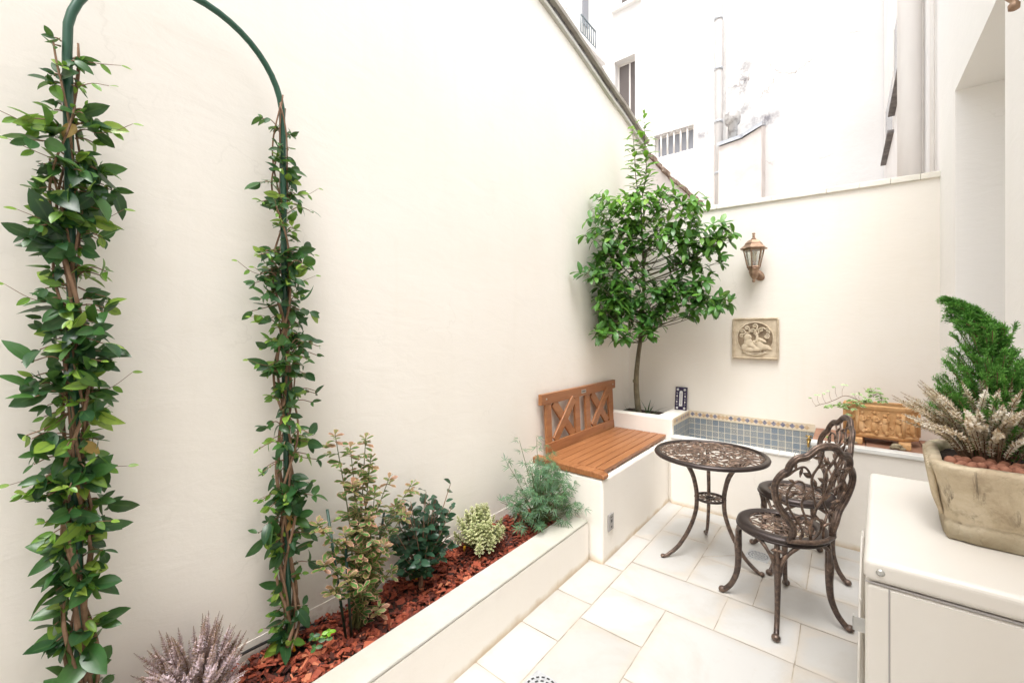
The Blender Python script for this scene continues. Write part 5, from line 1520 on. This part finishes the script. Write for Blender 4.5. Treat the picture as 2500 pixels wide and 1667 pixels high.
for (pts_, dens) in ((((1568, 480), (1578, 420), (1574, 350), (1572, 270)), 46), (((1562, 500), (1552, 430), (1549, 370), (1543, 312)), 38)):
    Q = cr([at_y(a, b, 4.0 - i * .012) for i, (a, b) in enumerate(pts_)], 8); st.tube(Q, [.005, .0035, .0018], 6)
    for k in range(dens):
        f = k / dens; c = Q[int(f * (len(Q) - 1))]; a = k * 2.4
        tw = c + Vector((math.cos(a), math.sin(a) * .6, .35)) * .05 * (1.3 - f); st.tube([c, tw], .0013, 4)
        for m in range(2 if f < .75 else 1):
            d = Vector((math.cos(a + m), math.sin(a + m) * .6, random.uniform(-.1, .4))); L = .11 * random.uniform(.65, 1.0)
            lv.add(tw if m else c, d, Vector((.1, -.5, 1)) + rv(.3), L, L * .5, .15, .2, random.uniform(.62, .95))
    whorl(Q[-1], Vector((0, 0, 1)), 3, .06, .9)
o = st.build('trunk', 'bark', t); place(o, t.location)
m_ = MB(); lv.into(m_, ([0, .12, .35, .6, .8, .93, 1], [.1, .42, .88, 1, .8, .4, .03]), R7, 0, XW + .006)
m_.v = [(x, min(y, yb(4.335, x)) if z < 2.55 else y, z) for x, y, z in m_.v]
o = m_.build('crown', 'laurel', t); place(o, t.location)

# ------------------------------------------------------------------ red bark mulch and the small things in it
random.seed(91)
w = MB()
for k in range(4300):
    y = random.uniform(.28, 2.49); x = random.uniform(XW + .006, -1.452)
    L = random.choice((.008, .012, .017, .024, .034)) * random.uniform(.8, 1.3); Wd = L * random.uniform(.3, .7); Td = random.uniform(.0018, .005)
    u = Vector((random.uniform(-1, 1), random.uniform(-1, 1), random.uniform(-.4, .4))).normalized(); n_ = (Vector((0, 0, 1)) + rv(.6)).normalized(); v = n_.cross(u).normalized(); n_ = u.cross(v)
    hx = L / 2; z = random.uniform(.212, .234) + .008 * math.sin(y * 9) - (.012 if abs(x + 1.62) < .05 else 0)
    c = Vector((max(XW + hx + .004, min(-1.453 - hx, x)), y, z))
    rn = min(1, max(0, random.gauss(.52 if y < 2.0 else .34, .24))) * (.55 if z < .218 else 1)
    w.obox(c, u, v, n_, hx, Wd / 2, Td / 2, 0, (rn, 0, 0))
    q = len(w.v) - 8
    for i in range(8):
        p = Vector(w.v[q + i]) + rv(L * .09); w.v[q + i] = tuple(p)
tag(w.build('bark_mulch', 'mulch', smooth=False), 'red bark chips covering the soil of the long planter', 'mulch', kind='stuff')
ycap = MB(); ycap.tube([(0, 0, -.02), (0, 0, .010)], [.0055, .006], 10); ycap.ell((0, 0, .012), (.0075, .0075, .008), n=12, m=8)
y0_ = ycap.build('yellow_peg', 'yellow')
for i, (px, py, x_, lab) in enumerate(((715, 1577, -1.68, 'small yellow knob in the bark at the foot of the far arch leg'), (1016, 1408, -1.69, 'small yellow knob in the bark beside the dark-leaved shrub and pebble'), (1134, 1338, -1.69, 'small yellow knob in the bark left of the cream-edged shrub'))):
    o = y0_ if i == 0 else y0_.copy()
    if i: COL.objects.link(o)
    o.location = at_x(px, py, x_); o.rotation_euler = (R(15), R(12 * i), 0); tag(o, lab, 'peg', 'yellow knobs in the bark')
w = MB(); w.ell((0, 0, 0), (.017, .022, .012), n=14, m=9, jit=.03)
pb = w.build('pebble', 'pebble'); pb.location = at_x(1000, 1409, -1.70); tag(pb, 'smooth grey pebble lying in the red bark', 'pebble')
w = MB(); w.tube(cr([(-1.775, .45, .262), (-1.772, .6, .258), (-1.774, .72, .262), (-1.772, .85, .255), (-1.768, .95, .236), (-1.765, 1.05, .214)], 5), .0055, 8)
tag(w.build('irrigation_hose', 'rubber'), 'thin black hose along the wall above the red bark', 'hose')
#SPLIT4
# ------------------------------------------------------------------ buildings beyond the back wall
FC = 11.0
nb = thing('apartment_block', 'tall white stained apartment building closing the view behind the back wall', 'building', (-2, 11.3, 0))
def fput(mb, name, m, parent=None, **kw):
    o = mb.build(name, m, parent or nb, **kw); place(o, nb.location); return o
def fp(x, dy, z): return Vector((x, yb(FC, x) - dy, z))
w = MB()
# front wall with openings: (x0, x1, z0, z1)
holes = [(-5.02, -4.42, 6.9, 8.74), (-4.95, -4.35, 10.14, 11.6), (-3.90, -2.92, 5.84, 6.42)]
XL, XRt, ZT = -5.3, .9, 12.2
xs = sorted({XL, XRt} | {h[0] for h in holes} | {h[1] for h in holes}); zs = sorted({-.05, ZT} | {h[2] for h in holes} | {h[3] for h in holes})
for a, b in zip(xs[:-1], xs[1:]):
    z0 = None
    cells = [not any(h[0] - 1e-6 <= a and b <= h[1] + 1e-6 and h[2] - 1e-6 <= c and d <= h[3] + 1e-6 for h in holes) for c, d in zip(zs[:-1], zs[1:])]
    i = 0
    while i < len(cells):
        if cells[i]:
            j = i
            while j + 1 < len(cells) and cells[j + 1]: j += 1
            w.tbox(a, b, FC, FC + .35, zs[i], zs[j + 1]); i = j + 1
        else: i += 1
w.box(XL - .35, XL, 6.0, 11.6, -.05, ZT)
fput(w, 'wall', 'far_wall')
w = MB(); w.tbox(XL, -2.20, FC - .06, FC - .002, -.05, 5.76); o = fput(w, 'plinth', 'far_box')
# windows
def fwindow(h, bars=0, mull=None, rev=.26, sill=True, panes='pane'):
    x0, x1, z0, z1 = h
    f = MB(); d = -rev
    fwid = .05
    for (a, b, c, e) in ((x0, x0 + fwid, z0, z1), (x1 - fwid, x1, z0, z1), (x0 + fwid, x1 - fwid, z0, z0 + fwid), (x0 + fwid, x1 - fwid, z1 - fwid, z1)): f.tbox(a, b, FC + rev - .04, FC + rev, c, e)
    if mull: f.tbox(mull - .022, mull + .022, FC + rev - .045, FC + rev - .002, z0 + fwid, z1 - fwid)
    wn = fput(f, 'window', 'window_frame')
    g_ = MB(); g_.tbox(x0 + fwid, x1 - fwid, FC + rev - .02, FC + rev - .012, z0 + fwid, z1 - fwid); fput(g_, 'pane', panes, wn, smooth=False)
    r_ = MB(); r_.tbox(x0, x1, FC + rev + .002, FC + rev + .03, z0, z1); fput(r_, 'backing', 'reveal', wn)
    if bars:
        for k in range(bars):
            xx = x0 + (x1 - x0) * (k + 1) / (bars + 1); b_ = MB(); b_.tube([fp(xx, -.05, z0), fp(xx, -.05, z1)], .022, 8); fput(b_, 'bar', 'window_frame', wn)
    if sill:
        s_ = MB(); s_.tbox(x0 - .12, x1 + .12, FC - .12, FC + rev - .05, z0 - .09, z0 + .002); fput(s_, 'sill', 'far_wall', wn, bevel=.01)
    return wn
fwindow(holes[0], mull=-4.66); fwindow(holes[1], mull=-4.68); fwindow(holes[2], bars=5, rev=.2, panes='pane_grey', sill=False)
# balcony rail and window on the left return face
w = MB(); w.box(XL, XL + .14, 9.55, 11.05, 8.62, 8.74); fput(w, 'balcony_ledge', 'far_wall', bevel=.01)
w = MB(); w.box(XL + .002, XL + .03, 9.95, 10.25, 9.2, 11.2); fput(w, 'window', 'pane_grey', smooth=False)
w = MB()
w.tube([(XL + .10, 9.7, 9.23), (XL + .10, 10.5, 9.23)], .02, 6); w.tube([(XL + .10, 9.7, 8.8), (XL + .10, 10.5, 8.8)], .014, 6)
for k in range(8): w.tube([(XL + .10, 9.7 + .8 * k / 7, 8.74), (XL + .10, 9.7 + .8 * k / 7, 9.23)], .013, 6)
fput(w, 'railing', 'rail')
# downpipes
dp = MB(); dp.tube([fp(-2.33, .12, -.05), fp(-2.33, .12, ZT)], .085, 14)
dpo = fput(dp, 'downpipe', 'pvc_dirty')
for z in (5.06, 6.24, 7.45, 8.6, 9.8):
    c = MB(); c.lathe([(.096, -.03), (.096, .03)], 16, fp(-2.33, .12, z)); fput(c, 'pipe_bracket', 'zinc', dpo)
w = MB(); w.tube([fp(-2.16, .07, 3.0), fp(-2.16, .07, 8.7)], .022, 8); fput(w, 'downpipe', 'pvc')
# lean-to box with zinc cap and flue
bx = [(-2.24, 5.50), (-1.76, 5.55), (-1.40, 5.70), (-1.40, -.05), (-2.24, -.05)]
w = MB(); D0, D1 = .55, .001
V = [fp(x, D0, z) for x, z in bx] + [fp(x, D1, z + (.22 if z > 0 else 0)) for x, z in bx]
w.add(V, [(0, 1, 2, 3, 4), (9, 8, 7, 6, 5)] + [(i, (i + 5), ((i + 1) % 5) + 5, (i + 1) % 5) for i in range(5)], 0, None, True)
fput(w, 'lean_to', 'far_box', smooth=False)
w = MB()
for (a, za), (b, zb_) in zip(bx[:2], bx[1:3]):
    q = [fp(a - .03, D0 + .05, za + .005), fp(b + .01, D0 + .05, zb_ + .005), fp(b + .01, .002, zb_ + .227), fp(a - .03, .002, za + .227)]
    w.hexa([p for p in q] + [p + Vector((0, 0, .075)) for p in q], 0)
fput(w, 'zinc_roof', 'zinc', smooth=False)
w = MB(); w.lathe([(.10, 0), (.10, .34), (.14, .36), (.16, .42), (.165, .56), (.15, .60), (.13, .60)], 16, fp(-2.0, .30, 5.66)); fput(w, 'flue', 'flue')

# ------------------------------------------------------------------ neighbouring facade on the right beyond the back wall
rb = thing('neighbour_facade', 'pale side facade with a fat drainpipe, right behind the back wall', 'building', (.8, 7, 0))
XN = XR + .05
w = MB(); w.box(XN, XN + .4, 4.26, 10.85, -.05, 12.2); o = w.build('wall', 'far_right', rb); place(o, rb.location)
for (y0, y1, z, h) in ((6.62, 8.55, 4.62, 1.2), (8.65, 10.3, 4.42, .9), (6.2, 6.75, 4.99, .8)):
    w = MB(); w.box(XN - .075, XN, y0, y1, z - .02, z + .02); a_ = w.build('sill', 'slate', rb, smooth=False); place(a_, rb.location); a_.name = 'window'
    f = MB(); f.box(XN - .004, XN + .01, y0 + .08, y1 - .08, z + .02, z + h); o = f.build('pane', 'pane_grey', a_, smooth=False); place(o, rb.location)
    f = MB()
    for q in (y0 + .04, y1 - .08): f.box(XN - .012, XN + .01, q, q + .04, z + .02, z + h)
    o = f.build('frame', 'window_frame', a_, smooth=False); place(o, rb.location)
w = MB(); yp = 5.48
w.tube([(XN - .10, yp, -.05), (XN - .10, yp, 12.0)], .088, 18); dr_ = w.build('downpipe', 'pvc', rb); place(dr_, rb.location)
w = MB(); w.lathe([(.098, -.04), (.098, .04)], 18, (XN - .10, yp, 4.95)); w.box(XN - .05, XN, yp - .02, yp + .02, 4.93, 4.96); o = w.build('pipe_bracket', 'pvc', dr_); place(o, rb.location)
w = MB(); w.tube([(XN - .025, 4.78, -.05), (XN - .025, 4.78, 12.0)], .016, 8); o = w.build('downpipe', 'pvc', rb); place(o, rb.location)

# ------------------------------------------------------------------ light, sky, camera
SUN_EL, SUN_AZ = R(67), R(158)         # high over the right-hand house, veiled by cloud
W = bpy.data.worlds.new('World'); SC.world = W; W.use_nodes = True
nt = W.node_tree; bg = nt.nodes['Background']
sky = nt.nodes.new('ShaderNodeTexSky'); sky.sky_type = 'NISHITA'; sky.sun_disc = False
sky.sun_elevation = SUN_EL; sky.sun_rotation = SUN_AZ; sky.dust_density = 4; sky.air_density = 1.2
bwn = nt.nodes.new('ShaderNodeRGBToBW'); nt.links.new(sky.outputs[0], bwn.inputs[0])
mxn = nt.nodes.new('ShaderNodeMix'); mxn.data_type = 'RGBA'; mxn.inputs[0].default_value = .86
nt.links.new(sky.outputs[0], mxn.inputs[6]); nt.links.new(bwn.outputs[0], mxn.inputs[7])
nt.links.new(mxn.outputs[2], bg.inputs[0]); bg.inputs[1].default_value = .15
sun = bpy.data.lights.new('sun', 'SUN'); sun.energy = .5; sun.angle = R(26); sun.color = (1, .97, .93)
so_ = bpy.data.objects.new('sun', sun); COL.objects.link(so_)
sd = Vector((math.sin(SUN_AZ) * math.cos(SUN_EL), math.cos(SUN_AZ) * math.cos(SUN_EL), math.sin(SUN_EL)))
so_.rotation_euler = sd.to_track_quat('Z', 'Y').to_euler(); so_.location = (0, 0, 15)

cam = bpy.data.cameras.new('camera'); co_ = bpy.data.objects.new('camera', cam); COL.objects.link(co_)
cam.sensor_fit = 'HORIZONTAL'; cam.sensor_width = 36; cam.lens = FOC / 2500 * 36
cam.shift_y = -(833.5 - HY) / 2500; cam.clip_start = .05; cam.clip_end = 200
co_.location = (0, 0, CAMH); co_.rotation_euler = (R(90), 0, math.atan2(.6024, .7982))
SC.camera = co_
vs = SC.view_settings; vs.view_transform = 'Standard'; vs.look = 'None'; vs.exposure = 1.75; vs.gamma = 1
cy = SC.cycles
cy.max_bounces = 10; cy.diffuse_bounces = 7; cy.glossy_bounces = 4; cy.transparent_max_bounces = 12
cy.use_denoising = True; cy.sample_clamp_indirect = 8
SC.render.film_transparent = False
